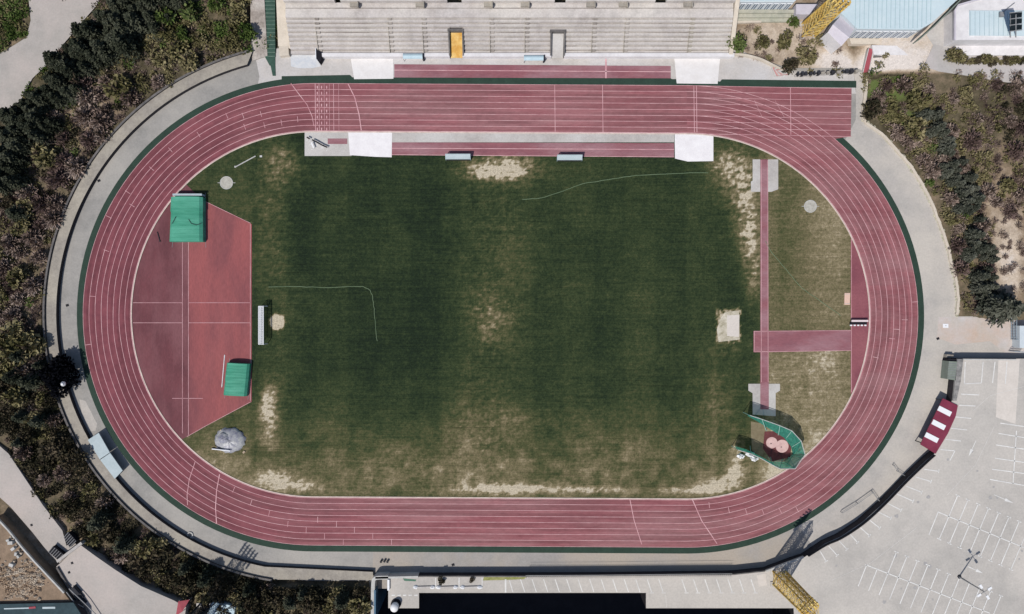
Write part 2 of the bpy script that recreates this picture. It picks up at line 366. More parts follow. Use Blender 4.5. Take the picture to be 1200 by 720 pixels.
def wearmat(name, stops, streak=0.0, nz=.5, ns=.9, fine=.2, lines=False):
    m = bpy.data.materials.new(name); m.use_nodes = True; nt = m.node_tree; N = nt.nodes; L = nt.links
    b = N['Principled BSDF']; b.inputs['Roughness'].default_value = .95; b.inputs['Specular IOR Level'].default_value = .1
    at = N.new('ShaderNodeAttribute'); at.attribute_name = 'wear'; geo = N.new('ShaderNodeNewGeometry')
    def noise(scale, st, det=5):
        mp = N.new('ShaderNodeMapping'); mp.inputs['Scale'].default_value = st; L.new(geo.outputs['Position'], mp.inputs[0])
        n = N.new('ShaderNodeTexNoise'); n.inputs['Scale'].default_value = scale; n.inputs['Detail'].default_value = det
        n.inputs['Roughness'].default_value = .7; L.new(mp.outputs[0], n.inputs['Vector']); return n.outputs['Fac']
    def ma(op, a, x, c=None):
        k = N.new('ShaderNodeMath'); k.operation = op
        for i, v in enumerate((a, x, c)):
            if v is None: continue
            if isinstance(v, (int, float)): k.inputs[i].default_value = v
            else: L.new(v, k.inputs[i])
        return k.outputs[0]
    v = ma('ADD', at.outputs['Fac'], ma('MULTIPLY', ma('SUBTRACT', noise(ns, (1, 1, 1)), .5), nz))
    if streak: v = ma('ADD', v, ma('MULTIPLY', ma('SUBTRACT', noise(1.0, (.12, 2.6, 1), 3), .5), streak))
    r = N.new('ShaderNodeValToRGB'); e = r.color_ramp.elements
    while len(e) < len(stops): e.new(.5)
    for i, (p, c) in enumerate(stops): e[i].position = p; e[i].color = c
    L.new(v, r.inputs[0])
    mr = N.new('ShaderNodeMapRange'); mr.inputs[1].default_value = .3; mr.inputs[2].default_value = .7
    mr.inputs[3].default_value = 1 - fine; mr.inputs[4].default_value = 1 + fine; L.new(noise(3.2, (1, 1, 1), 4), mr.inputs[0])
    x = N.new('ShaderNodeMix'); x.data_type = 'RGBA'; x.blend_type = 'MULTIPLY'; x.inputs[0].default_value = 1
    L.new(r.outputs[0], x.inputs[6]); L.new(mr.outputs[0], x.inputs[7]); res = x.outputs[2]
    if lines:                                            # thin broken dark mower tracks, mostly along the pitch
        for st, lo_, hi_, k in (((.05, 3.4, 1), .56, .66, .72), ((2.6, .08, 1), .58, .70, .84)):
            q = N.new('ShaderNodeMapRange'); q.inputs[1].default_value = lo_; q.inputs[2].default_value = hi_; q.inputs[3].default_value = 1; q.inputs[4].default_value = k; L.new(noise(1.0, st, 4), q.inputs[0])
            y = N.new('ShaderNodeMix'); y.data_type = 'RGBA'; y.blend_type = 'MULTIPLY'; y.inputs[0].default_value = 1; L.new(res, y.inputs[6]); L.new(q.outputs[0], y.inputs[7]); res = y.outputs[2]
    L.new(res, b.inputs['Base Color']); return m
def blob(X, Y, x, y, rx, ry, p=2): return np.exp(-(((X - x) / rx) ** 2 + ((Y - y) / ry) ** 2) ** (p / 2))
T = .36 + .26 * (fbm(GX, GY, .02, 21) - .5)
T = T + .5 * sstep(1000, 1020, GX) * (GY < 84) + .25 * (GX > 860) * (GY < 100) * (GX < 1000)
for x, y, rx, ry, k in ((1185, 310, 20, 60, .5), (1090, 300, 12, 60, .4), (1040, 170, 10, 14, .3), (110, 130, 30, 25, .35), (90, 300, 60, 80, .12),
                        (30, 660, 60, 60, .35), (1170, 220, 30, 60, .2), (180, 685, 20, 12, .3), (1040, 72, 40, 12, .35), (980, 70, 25, 12, .45), (1000, 78, 40, 6, .4), (920, 40, 40, 20, .1), (60, 460, 60, 60, -.15)):
    T = T + k * blob(GX, GY, x, y, rx, ry)
T = np.where((GX < -210) | (GX > 1410) | (GY < -210) | (GY > 930), .38, T)
M['terrain'] = wearmat('slope_soil', [(.0, C(96, 108, 62)), (.12, C(84, 86, 56)), (.2, C(66, 60, 46)), (.35, C(96, 88, 70)), (.55, C(142, 124, 104)), (.8, C(198, 182, 164)), (1, C(216, 206, 198))], nz=.6, ns=.5)
grassy = blob(GX, GY, 1042, 104, 36, 16, 4) + .8 * blob(GX, GY, 1060, 145, 22, 18)
T = T * (1 - np.clip(grassy, 0, 1)) + np.clip(grassy, 0, 1) * -.15
terrain = gridmesh('ground', GX, GY, GZ, T, M['terrain']); terrain['kind'] = 'structure'

# ------------------------------------------------------------------ stadium floor
east_edge = [(870, 664), (900, 659), (925, 650), (960, 634), (990, 617), (1010, 604), (1035, 585), (1057, 565), (1085, 540)]
east_top = [(1200, 370), (1122, 371), (1124, 350), (1116, 310), (1101, 260), (1081, 216), (1056, 181), (1013, 141), (1019, 86)]
west_arc = [(LC[0] + 312 * math.cos(a), LC[1] - 312 * math.sin(a)) for a in np.linspace(math.radians(101), math.radians(260), 60)]
walk = [(437, 690), (960, 690), (990, 650), (1050, 600), (1096, 545), (1130, 470), (1132, 426), (1330, 426), (1330, 370)] + east_top[1:] + [(1003, 80), (925, 80), (905, 74), (858, 60), (335, 55), (300, 60)] + west_arc
sheet('walkway', walk, 0, M['asphalt_w'])
sheet('south_walkway', [(437, 690), (960, 690), (990, 650), (1000, 612), (940, 600), (800, 644), (437, 640)], .012, M['asphalt_s'])
arcE = [(RC[0] + 276 * math.cos(a), RC[1] - 276 * math.sin(a)) for a in np.linspace(math.radians(-62), math.radians(48), 40)]
sheet('east_walkway', arcE + [(1003, 140), (1003, 100), (1000, 84)] + east_top[::-1][:-1] + [(1330, 370), (1330, 426), (1132, 426), (1130, 470), (1096, 545), (1050, 600), (990, 650), (960, 652)], .024, M['asphalt_e'])
sheet('north_walkway', [(295, 66), (335, 55), (858, 55), (905, 76), (925, 84), (1000, 84), (1003, 110), (300, 110), (304, 90), (300, 70)], .018, M['asphalt_n'])
sheet('pale_walkway_patch', [(93, 468), (100, 470), (114, 497), (112, 505), (104, 506), (96, 485)], .014, M['asphalt_e'])
# white-washed patch on the walkway by the stair and the pale patch by the east ramp
sheet('whitewashed_patch', [(340, 62), (372, 60), (376, 78), (366, 80), (350, 80), (341, 78)], .034, mat('white_washed_concrete', C(214, 214, 214), C(196, 200, 206), .8, fine=.05))
sheet('dusty_ramp', [(1100, 372), (1330, 372), (1330, 414), (1180, 416), (1160, 400), (1120, 404), (1098, 396)], .036, mat('dusty_concrete', C(190, 182, 172), C(204, 198, 198), .25, C(198, 174, 156), .07, fine=.06))
grass_x = np.arange(150, 1026, 2.0); grass_y = np.arange(150, 592, 2.0)
X, Y = np.meshgrid(grass_x, grass_y)
n1 = fbm(X, Y, .02, 40); n2 = fbm(X, Y, .09, 50); n3 = fbm(X, Y * 2.5, .18, 60)
n4 = fbm(X, Y, .35, 71, 3)
D = .175 + .22 * (n1 - .5) + .16 * (n2 - .5) + .16 * (n4 - .5)
D += .026 * np.sign(np.sin((X - 300) / 36 * math.pi)) * sstep(0, .2, np.abs(np.sin((X - 300) / 36 * math.pi)))
D += .03 * np.sin(Y * .55) * (n2)
D += .40 * sstep(440, 570, Y) * (.45 + n2) + .06 * sstep(330, 170, Y) * 0
D += .16 * sstep(300, 286, X) + .46 * sstep(882, 905, X) + .07 * sstep(935, 985, X)
G = 0 * D
for x, y, rx, ry, k in ((578, 300, 44, 130, .22), (330, 400, 20, 60, .18), (760, 420, 50, 40, .08), (575, 372, 18, 26, .5), (590, 197, 34, 12, .95), (575, 202, 22, 6, .5), (862, 200, 22, 26, .75), (845, 188, 16, 10, .3), (870, 240, 16, 30, .55),
                        (878, 280, 10, 34, .85), (884, 330, 7, 25, .4), (332, 190, 20, 18, .5), (318, 225, 26, 40, .3), (318, 300, 22, 40, .28), (315, 470, 8, 18, .8), (314, 500, 9, 22, .6),
                        (322, 562, 22, 9, .7), (350, 570, 22, 6, .6), (590, 573, 40, 4, .9), (690, 574, 40, 3, .55), (480, 550, 60, 20, .18), (565, 500, 30, 60, .25), (865, 535, 8, 20, .4), (862, 556, 9, 8, .75), (848, 567, 14, 6, .85),
                        (826, 573, 20, 4, .7), (790, 575, 20, 3, .4), (838, 470, 20, 40, .3), (853, 405, 18, 12, .3), (700, 520, 60, 40, .12), (940, 440, 50, 30, .17), (962, 420, 26, 10, .1), (985, 300, 12, 60, .06),
                        (915, 290, 16, 60, -.14), (925, 220, 20, 22, -.1), (960, 385, 40, 6, -.1), (250, 545, 25, 14, .2), (720, 340, 50, 30, .06), (630, 490, 30, 8, .15), (600, 490, 14, 4, .2),
                        (345, 250, 30, 70, -.12), (520, 260, 40, 70, -.1), (480, 400, 60, 60, -.08)):
    k *= .82 if 0 < k < .9 else 1
    G = G + k * blob(X, Y, x, y, rx * 1.12 + 1, ry * 1.15 + 1) * (.05 + 1.75 * n3 * (.3 + 1.4 * n4) if k > 0 else 1)
D = D + G
rag = 2.5 * (n3 - .5)
D = np.maximum(D, 1.3 * sstep(11.5, 7.5, np.hypot(X - 325, Y - 377.5) + 5 * (n4 - .5)))
D = np.maximum(D, .95 * sstep(1.15, .9, np.maximum(np.abs(X - 854) / 13, np.abs(Y - 382) / 18) + .8 * (n4 - .5)))
M['grass'] = wearmat('worn_turf', lines=True, stops= [(.0, C(31, 42, 30)), (.14, C(42, 54, 35)), (.3, C(58, 68, 43)), (.48, C(82, 83, 55)), (.68, C(114, 105, 78)), (.86, C(146, 133, 106)), (1.0, C(190, 178, 156))], streak=.36, nz=.62, ns=1.5, fine=.38)
dd = caps(X, Y)
turf = gridmesh('turf', X, Y, np.full_like(X, .02), D, M['grass'], keep=dd < 214.5); turf['kind'] = 'structure'
ring('green_border_strip', 269.5, 278, .04, M['greenstrip'])
def long_loop(r, n=150, m=60):
    p = loop(r, n); a = p[:n + 1]; c = p[n + 1:]
    s1 = [(a[-1][0] + (c[0][0] - a[-1][0]) * t / m, a[-1][1] + (c[0][1] - a[-1][1]) * t / m) for t in range(1, m)]
    s2 = [(c[-1][0] + (a[0][0] - c[-1][0]) * t / m, c[-1][1] + (a[0][1] - c[-1][1]) * t / m) for t in range(1, m)]
    return a + s1 + c + s2
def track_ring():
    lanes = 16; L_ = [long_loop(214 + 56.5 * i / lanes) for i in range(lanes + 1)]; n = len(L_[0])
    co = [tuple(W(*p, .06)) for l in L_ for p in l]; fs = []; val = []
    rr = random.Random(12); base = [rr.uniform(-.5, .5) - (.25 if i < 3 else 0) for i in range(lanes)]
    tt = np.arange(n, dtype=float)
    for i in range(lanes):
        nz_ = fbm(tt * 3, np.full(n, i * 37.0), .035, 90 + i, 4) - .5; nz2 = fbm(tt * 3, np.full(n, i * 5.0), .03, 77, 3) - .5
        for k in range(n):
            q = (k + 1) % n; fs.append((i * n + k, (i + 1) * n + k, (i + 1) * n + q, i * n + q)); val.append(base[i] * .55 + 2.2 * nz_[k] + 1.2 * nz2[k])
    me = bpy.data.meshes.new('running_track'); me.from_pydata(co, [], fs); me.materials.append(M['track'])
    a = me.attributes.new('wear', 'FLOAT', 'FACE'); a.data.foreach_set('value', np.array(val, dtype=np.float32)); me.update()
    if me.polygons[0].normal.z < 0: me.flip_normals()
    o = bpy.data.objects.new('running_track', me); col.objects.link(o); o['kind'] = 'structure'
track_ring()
# sprint straight with its start chute, and the home straight
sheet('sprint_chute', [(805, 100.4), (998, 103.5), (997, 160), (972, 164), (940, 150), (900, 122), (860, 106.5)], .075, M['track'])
sheet('green_chute_strip', [(805, 98), (842, 98), (846, 93.2), (1003.5, 95), (1003.5, 103), (805, 101)], .05, M['greenstrip'])
sheet('green_stand_strip', [(330, 89.5), (410, 88), (414, 92), (460, 93), (466, 91), (786, 92), (794, 98), (806, 98.3), (806, 101), (368, 98), (330, 99)], .055, M['greenstrip'])
# kerb and lane lines
b = MB(); wallstrip(b, Wp(loop(213.8)), .22, 0, .12, True); k = b.build('track_kerb', M['kerb']); k['kind'] = 'structure'
b = MB()
for i in range(1, 8): ribbon(b, [Vector((p.x + .03 * math.sin(j * .9 + i), p.y + .03 * math.cos(j * .7 + i), 0)) for j, p in enumerate(Wp(loop(214.3 + 7 * i)))], .10, .09, True)
ribbon(b, Wp(loop(270.4)), .09, .09, True); ribbon(b, Wp(loop(215)), .12, .09, True)
o = b.build('lane_lines', M['line']); o['kind'] = 'structure'
b = MB()
for i in range(0, 9): ribbon(b, Wp([(805, 157 - 7.05 * i), (860, 157.9 - 7.02 * i), (997.5, 160.4 - 7.02 * i)]), .09, .094)
ribbon(b, Wp([(368, 154.2), (805, 156.8)]), .18, .096)
def cross(pts, w=.12): ribbon(b, Wp(pts), w, .1)
for x, t in ((650, 0), (706, 0), (813, 0), (816, 0), (926, 1)): cross([(x, 99.5 + (x > 740) * 1.5 + t * 2), (x + .6, 155.5 + t * 3)])
for x, w in ((369.5, .14), (374, .1), (380, .07), (386, .07), (391, .1), (397, .07)): cross([(x, 98), (x + .4, 154)], w)
for q in range(8):
    for x in (372, 377, 383): cross([(x, 101 + 7 * q), (x, 104.2 + 7 * q)], .22)
cross([(341, 98), (350, 110), (360, 123), (366, 137), (368, 148)], .14); cross([(408, 98.5), (416, 115), (421, 135), (423.5, 153)], .2)
cross([(257.5, 556), (254, 575), (252.8, 595), (254, 614)], .18); cross([(738, 585), (743, 610), (752, 638)], .16); cross([(811, 585), (822, 610), (840, 637)], .18)
cross([(229, 541), (222, 562), (219.5, 580), (220, 592)], .13)
for i in range(2): cross([(884 + i * 24, 118), (893 + i * 26, 138)], .05)
def tick(x, y, w=.10, L=3.5):
    cx = min(max(x, LC[0]), RC[0]); cy = LC[1] + (cx - LC[0]) / (RC[0] - LC[0]) * (RC[1] - LC[1])
    d = Vector((x - cx, y - cy)).normalized(); cross([(x - d.x * L, y - d.y * L), (x + d.x * L, y + d.y * L)], w)
for x, y in ((274, 574), (294.5, 589), (315.5, 602), (337.5, 614), (359, 621), (380.5, 628), (402.5, 635), (372.5, 609), (394.5, 614), (415.5, 621), (437, 628), (459, 635),
             (831, 592), (854, 598), (874.5, 600), (894, 600), (914, 598), (934, 597), (178, 198), (150, 225.5), (128, 254.5), (155, 241), (125, 294), (109, 347.5), (104, 404),
             (266, 136), (285, 136), (306, 134), (287, 149), (310, 147), (330, 144), (349, 140), (1050, 386), (1045, 397), (1026, 419), (1072, 354), (1060, 375), (200, 176), (233, 158)): tick(x, y)
o = b.build('track_markings', M['line']); o['kind'] = 'structure'

# jump aprons and runways (sheets flush with the ground)
def arc(c, r, a0, a1, n=24): return [(c[0] + r * math.cos(math.radians(t)), c[1] - r * math.sin(math.radians(t))) for t in np.linspace(a0, a1, n)]
sheet('jump_apron', [(295, 263), (295, 471), (240, 500), (217, 513)] + arc(LC, 213, 223.5, 134.5, 40)[0:] + [(228, 226), (240, 236)], .045, M['dark_apron'])
sheet('newer_apron', [(221, 227), (240, 236), (295, 263), (295, 471), (240, 500), (221, 511)], .056, M['dzone'])
sheet('steeplechase_apron', [(997, 277)] + arc(RC, 213.5, 25, -25, 24) + [(997, 462)], .045, mat('mauve_red_apron', C(138, 80, 88), C(124, 70, 80), .2, C(148, 90, 96), .08, fine=.1))
sheet('cross_runway', [(883, 388), (997, 387), (997, 411), (901, 413), (883, 413)], .052, M['runway'])
sheet('pole_vault_runway', [(891, 187), (900, 187), (901, 480), (891, 480)], .07, M['runway'])
sheet('north_runway_pad', [(882, 187), (912, 187), (912, 222), (904, 225), (880, 225), (880, 213), (882, 212)], .058, M['pad'])
sheet('south_runway_pad', [(877, 450), (914, 450), (914, 458), (909, 461), (909, 488), (882, 486), (882, 461), (877, 458)], .058, M['pad'])
sheet('grey_runway_pad', [(357, 154.6), (412, 155), (412, 183), (357, 183)], .045, M['pad'])
sheet('infield_concrete_strip', [(459, 155.2), (790, 157.2), (790, 167), (459, 167)], .045, M['pad'])
sheet('infield_runway', [(459, 167), (790, 168), (790, 183.6), (459, 181)], .052, M['runway'])
sheet('short_red_runway', [(384, 162.5), (407, 162.5), (407, 169), (384, 169)], .056, M['runway'])
sheet('infield_sandpit', [(408, 155), (459.5, 155), (459, 184.5), (440, 184), (410, 182)], .062, M['sand2'])
sheet('infield_sandpit_far', [(790.5, 157.5), (836, 158), (836, 189), (806, 189.5), (791, 186)], .062, M['sand2'])
sheet('stand_runway', [(462, 75.5), (786, 77.5), (786, 92), (462, 91)], .062, M['runway'])
sheet('stand_sandpit', [(410, 63), (461, 63), (461, 92.5), (415, 93)], .07, M['sand'])
sheet('stand_sandpit_far', [(790, 67), (844, 67), (841, 98.5), (793, 98)], .07, M['sand'])
sheet('cage_pad', [(896, 506), (920, 505), (928, 520), (926, 536), (905, 541), (894, 526)], .05, M['maroon'])
sheet('cage_bare_soil', [(880, 494), (900, 498), (896, 525), (893, 540), (882, 532), (880, 510)], .038, M['tan'])
sheet('loose_sand', [(845, 372), (850, 366), (866, 364), (867, 398), (842, 401), (840, 386)], .032, mat('churned_sand', C(190, 180, 160), C(140, 132, 104), .7, C(214, 206, 190), .3, fine=.12))
sheet('bare_sand_square', [(852, 370), (866.5, 369), (866, 395), (852, 394)], .036, M['patch'])
b = MB()
for pts in ([(214, 284), (214, 508)], [(221, 284), (221, 510)], [(156, 355), (214, 355)], [(221, 355), (294, 355)], [(156, 378.5), (214, 378.5)], [(221, 378.5), (294, 378.5)],
            [(202, 467), (238, 467)], [(293.5, 263), (293.5, 470)], [(240, 236), (294, 262)], [(294, 471), (240, 500), (219, 512)], [(997.6, 280), (997.6, 460)], [(883.8, 388), (883.8, 412)],
            [(892, 188), (892, 448)], [(899.6, 188), (900, 448)], [(884, 388.4), (997, 387.6)], [(884, 412.4), (997, 411)]):
    ribbon(b, Wp(pts), .09, .08)
for pts in ([(462, 82.5), (786, 84.5)], [(459, 174), (790, 175.5)], [(459, 181.6), (790, 184.2)], [(710, 68), (710, 92)]): ribbon(b, Wp(pts), .14 if pts[0][0] < 700 else .3, .086)
o = b.build('apron_lines', M['line']); o['kind'] = 'structure'
# worn bare track line along a weathered concrete ledge round the west bend
def arcp(r, a0, a1, n=80, rr=None):
    return [(LC[0] + (r if rr is None else r + (rr - r) * i / n) * math.cos(a), LC[1] - (r if rr is None else r + (rr - r) * i / n) * math.sin(a)) for i, a in enumerate(np.linspace(math.radians(a0), math.radians(a1), n + 1))]
A = arcp(303, 105, 259, rr=301.5) + [(437, 670.5)]; B_ = arcp(318, 103, 262, rr=314) + [(437, 680)]
b = MB(); z = .85; z = 1.0; PA = [W(x, y, z) for x, y in A]; PB = [W(x, y, z) for x, y in B_]
n = len(PA)
for i in range(n - 1):
    b.quad(PA[i], PA[i + 1], PB[min(i + 1, len(PB) - 1)], PB[i])
    b.quad((PA[i].x, PA[i].y, -.2), (PA[i + 1].x, PA[i + 1].y, -.2), PA[i + 1], PA[i])
led = b.build('concrete_ledge', M['band']); led['kind'] = 'structure'; led.data.materials.append(M['shaded_wall'])
for p in led.data.polygons: p.material_index = 0 if abs(p.normal.z) > .5 else 1  # ledge riser painted dark to deepen its shade
t = thing('boundary_wall', 'low grey concrete wall curving along the outer edge of the west ledge below the scrub', 'wall', W(56, 370, .8))
b = MB(); wallstrip(b, [W(x, y, 1.3) for x, y in arcp(317.5, 104, 261, rr=315)], .25, .5, 1.3); b.build('wall_body', M['shaded_wall'], t)
b = MB(); wallstrip(b, [W(x, y, 1.3) for x, y in arcp(318, 104, 261, rr=315.5)], .4, 1.3, 1.42); b.build('coping', M['wall'], t)

# ------------------------------------------------------------------ upper car park deck and its retaining wall
ZD = 2.0
deck_edge = [(455, 677), (488, 675.5), (700, 675), (860, 673), (898, 669), (930, 657), (943, 653), (967, 637), (985, 629), (1010, 612.5), (1035, 590), (1062, 562), (1085, 540), (1097, 530), (1116, 468), (1121, 420.5)]
deck = deck_edge + [(1330, 420.5), (1330, 820), (935, 820), (930, 713), (757, 713), (757, 695), (491, 695), (491, 713), (455, 713)]
b = MB(); b.prism([W(x, y, ZD)[:2] for x, y in deck], -10.6, ZD); o = b.build('car_park', M['parking']); o.data.materials.append(M['shaded_wall']); o['kind'] = 'structure'
for p in o.data.polygons: p.material_index = 0 if p.normal.z > .5 else 1  # deck sides painted dark as walls in shade
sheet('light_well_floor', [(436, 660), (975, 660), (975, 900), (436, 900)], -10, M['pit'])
def inp_ok(x, y): return x > 1165 and y < 500
def P2(pts): return [W(x, y, ZD) for x, y in pts]
sheet('pale_asphalt_patch', [(1170, 421), (1195, 421), (1190, 497), (1167, 489)], ZD + .012, M['patch'])
b = MB()
def pl(*p, w=.2): ribbon(b, P2(p), w, ZD + .03)
def z4(x, y): return (960 + x / 4, 540 + y / 4)
pl(z4(555, 240), z4(960, 408))
for i in range(-1, 8):
    sx, sy = 605 + 48 * i, 262 + 20.3 * i
    pl(*([z4(sx, sy)] if i < 0 else [z4(sx + 44, sy - 99)]), z4(sx - 43, sy + 106))
    if i >= 0: pl(z4(sx + 34, sy - 104), z4(sx + 54, sy - 94)); pl(z4(sx - 53, sy + 101), z4(sx - 33, sy + 111))
pl(z4(215, 487), z4(800, 715))
for i in range(-2, 11):
    sx, sy = 320 + 49 * i, 530 + 20.5 * i
    pl(*([z4(sx, sy)] if i < 0 else [z4(sx + 42, sy - 102)]), z4(sx - 40, sy + 100))
    if i >= 0: pl(z4(sx + 32, sy - 106), z4(sx + 52, sy - 98))
for p, q in (((1126, 462), (1147, 463)), ((1124, 475), (1143, 476)), ((1118, 488.5), (1138, 490.5)), ((1114.5, 502), (1133, 504)), ((1108, 515), (1126, 517)), ((1102, 527), (1119, 528.5)), ((1119, 528.5), (1113, 540)),
             ((1083, 550), (1100, 552.5)), ((1073, 559), (1091, 564.5)), ((1062, 570), (1080, 577)), ((1051, 579), (1070, 587.5)), ((1038, 589), (1056, 598)), ((1028, 599.5), (1044, 607.5)), ((1018, 609), (1031, 619)),
             ((1007, 617.5), (1019, 628)), ((995, 625), (1005, 636)), ((982, 632.5), (992.5, 644)), ((971, 640), (981, 651)), ((961, 646), (968, 658)),
             ((1130, 450), (1150, 449)), ((1150, 449), (1152, 424)), ((1131, 424), (1130, 450)), ((1166, 424), (1163, 449)), ((1180, 424), (1178, 450)),
             ((1170, 508), (1200, 513)), ((1167, 521.5), (1200, 526.5)), ((1166, 537), (1200, 542)), ((1162.5, 550), (1200, 555)), ((1160, 562), (1200, 569)), ((1191, 505), (1187, 567)), ((1172, 496), (1200, 500))):
    pl(p, q)
    d = Vector((q[0] - p[0], q[1] - p[1])).normalized()
    if q[0] < 1101: pl((q[0] - d.y * 2.2, q[1] + d.x * 2.2), (q[0] + d.y * 2.2, q[1] - d.x * 2.2))
for p, q in (((1165, 500), (1143, 545)), ((1143, 545), (1110, 580)), ((1140, 482), (1160, 464)), ((1160, 464), (1200, 453)), ((1075, 618), (1020, 660)), ((975, 680), (1020, 660))): pl(p, q, w=.05)
def arrow(p, q):
    a, c = Vector(p), Vector(q); d = (c - a).normalized(); n = Vector((-d.y, d.x)); m_ = a + (c - a) * .55
    pl(tuple(a), tuple(m_), w=.14)
    P = [m_ + n * 1.9, c, m_ - n * 1.9]; w = [W(x.x, x.y, ZD) for x in P]
    b.quad(*[(x.x, x.y, ZD + .034) for x in (w if (w[1] - w[0]).cross(w[2] - w[0]).z > 0 else w[::-1])])
arrow((1143.6, 516.7), (1135, 535)); arrow((1165, 580), (1188, 590)); arrow((1134, 664), (1152, 672))
x = 610
while x < 885:
    if not 775 < x < 786:
        pl((x, 679), (x + 5, 694)); 
        if x > 757: pl((x + 3, 695), (x + 8, 695), w=.16)
    x += 13.5
pl((592.5, 679), (592.5, 694.5), w=.34); pl((597, 680), (601, 694))
for x in (510.5, 538, 565): pl((x, 677), (x, 690))
pl((780, 697), (781, 712), w=.06)
for i in range(5): pl((459 + 6.6 * i, 697.8), (463 + 6.6 * i, 697.6), w=.28)
o = b.build('parking_markings', M['pline']); o['kind'] = 'structure'
b = MB(); ro = random.Random(17)
for k in range(34):
    x, y = ro.uniform(960, 1198), ro.uniform(430, 716)
    if y < 700 - (x - 930) * .95 or inp_ok(x, y): continue
    c = W(x, y, ZD); n = 9; s = ro.uniform(.15, .5)
    b.quad(*[(c.x + s * ro.uniform(.6, 1.2) * math.cos(2 * math.pi * i / n), c.y + s * ro.uniform(.6, 1.2) * math.sin(2 * math.pi * i / n), ZD + .018) for i in range(n)])
o = b.build('oil_stains', mat('oil_stained_asphalt', C(172, 169, 167), C(164, 161, 159), 1.0, fine=.1)); o['kind'] = 'structure'
sheet('green_painted_patch', [(472, 678), (488, 679.5), (487, 681.5), (474, 681)], ZD + .02, mat('green_floor_paint', C(84, 120, 102), fine=.1))
sheet('weedy_verge', [(567, 676.5), (617, 676.5), (614, 679), (590, 680), (566, 680.5)], ZD + .02, mat('yellow_green_weeds', C(136, 140, 72), C(160, 156, 110), 1.2, fine=.2))
sheet('white_plate', [(887, 674), (897, 672), (899, 686), (889, 688)], ZD + .04, M['patch'])

# roads
sheet('upper_road', [(33, -6), (120, -6), (112, 8), (97, 25), (70, 57), (57, 74), (38, 92), (24, 118), (2, 133), (-6, 134), (-6, 66), (15, 54), (31, 44), (36, 24)], 2.75, M['road'])
def road_slab(name, px, z, m): b = MB(); b.prism([W(x, y, z)[:2] for x, y in px], -.3, z); o = b.build(name, m); o['kind'] = 'structure'; return o
road_slab('lower_road', [(-6, 518), (10, 532), (30, 562), (50, 592), (73, 622), (78, 640), (84, 634), (92, 640), (70, 660), (60, 652), (38, 624), (12, 594), (-6, 578)], 2.7, M['road'])
road_slab('access_ramp', [(93, 638), (112, 652), (135, 668), (165, 687), (204, 704), (218, 712), (214, 740), (110, 740), (99, 712), (83, 694), (66, 664), (72, 659)], 3.5, M['road'])
road_slab('rubble_ground', [(-6, 606), (10, 622), (26, 642), (41, 659), (58, 676), (74, 694), (82, 704), (80, 708), (-6, 708)], 4.8, M['dirt'])
sheet('sandy_street', [(1112, 56), (1130, 60), (1150, 68), (1210, 66), (1210, 102), (1188, 98), (1168, 95), (1140, 90), (1100, 84), (1082, 78), (1088, 66), (1094, 52)], 1.56, M['road2'])
sheet('street_between_buildings', [(1098, 18), (1118, 12), (1118, 52), (1112, 58), (1094, 54), (1086, 42)], 1.54, M['pad'])
# ------------------------------------------------------------------ grandstand
def px_y(y, z): return W(600, y, z).y
st = thing('grandstand', 'long bare concrete grandstand of stepped terraces along the north side of the track', 'grandstand', W(600, 64, 0))
XL, XR = W(337, 40, 3).x, W(857, 40, 3).x
tun = [(527, 542, 37, 66), (646, 661, 38, 66)]
rows = [(63 - 5.3 * i, .95 + .42 * i) for i in range(9)]          # front edge (survey y) and height of each step
rows_y = [px_y(y, z) for y, z in rows] + [px_y(9, 4.75)]
b = MB(); jb = MB()
for i, (y, z) in enumerate(rows):
    y0, y1 = rows_y[i], rows_y[i + 1] + (.05 if i < 8 else 1.2)
    cuts = [XL]
    for a, c, t0, t1 in tun:
        if y > t0 - 1: cuts += [W(a, y, z).x, W(c, y, z).x]
    cuts.append(XR)
    for a, c in zip(cuts[::2], cuts[1::2]):
        b.box((a + c) / 2, (y0 + y1) / 2, -.2 - .01 * i, c - a, y1 - y0, z + .2 + .01 * i)
        jb.box((a + c) / 2, y1 - .16 - (.05 if i < 8 else 1.0), z - .05, c - a, .2, .062)      # darker joint strip under the next riser
b.build('terrace', M['stand'], st); jb.build('step_joint', M['joint'], st)
b = MB()
for i in range(5):
    y0 = rows_y[9] + .9 + .85 * i
    zz = 5.75 + .45 * i
    xs_ = [XL] + [W(v, 4, 5.5).x for v in (524, 541, 650, 663, 768, 781, 392, 399)] + [XR]
    xs_ = sorted(xs_)
    for a, c in zip(xs_[::2], xs_[1::2]): b.box((a + c) / 2, y0 + .45, 4.7, c - a, .9, zz - 4.7 + .001 * i)
b.build('upper_terrace', M['stand'], st)
b = MB()
for v in (420, 497, 577, 620, 697, 735, 811):
    x = W(v, 5, 5).x
    b.box(x - .9, rows_y[9] + .45, 4.76, 1.6, .9, .55 + .01 * (v % 7)); b.box(x - .05, rows_y[9] + .3, 4.77, .25, 1.1, .95)
b.pieces('upper_block', M['band'], st)
for v in (373, 458, 498, 577, 618, 697, 735, 811):       # aisles: half steps between the terraces
    b = MB(); x = W(v, 40, 3).x
    for i in range(8):
        y1 = rows_y[i + 1]; b.box(x, y1 - .2, rows[i][1] - .05, .7, .42, .05 + .21)
    b.pieces('aisle_stair', M['joint'] if v != 811 else M['band'], st)
    b = MB(); ya, yb = rows_y[0] - .2, rows_y[8]; b.prism([(x - .56, ya), (x - .46, ya), (x - .46, yb), (x - .56, yb)], .5, [rows[0][1] + .1, rows[0][1] + .1, rows[8][1] - .25, rows[8][1] - .25])
    b.build('aisle_kerb', M['band'], st)
b = MB()
for a, c in ((372, 527), (542, 646), (661, 860)):
    p, q = W(a, 65, 1), W(c, 65.5, 1); yy = rows_y[0] - .42
    b.box((p.x + q.x) / 2, yy, -.1, q.x - p.x, .75, 1.5)
b.build('front_wall', M['white_wall'], st)
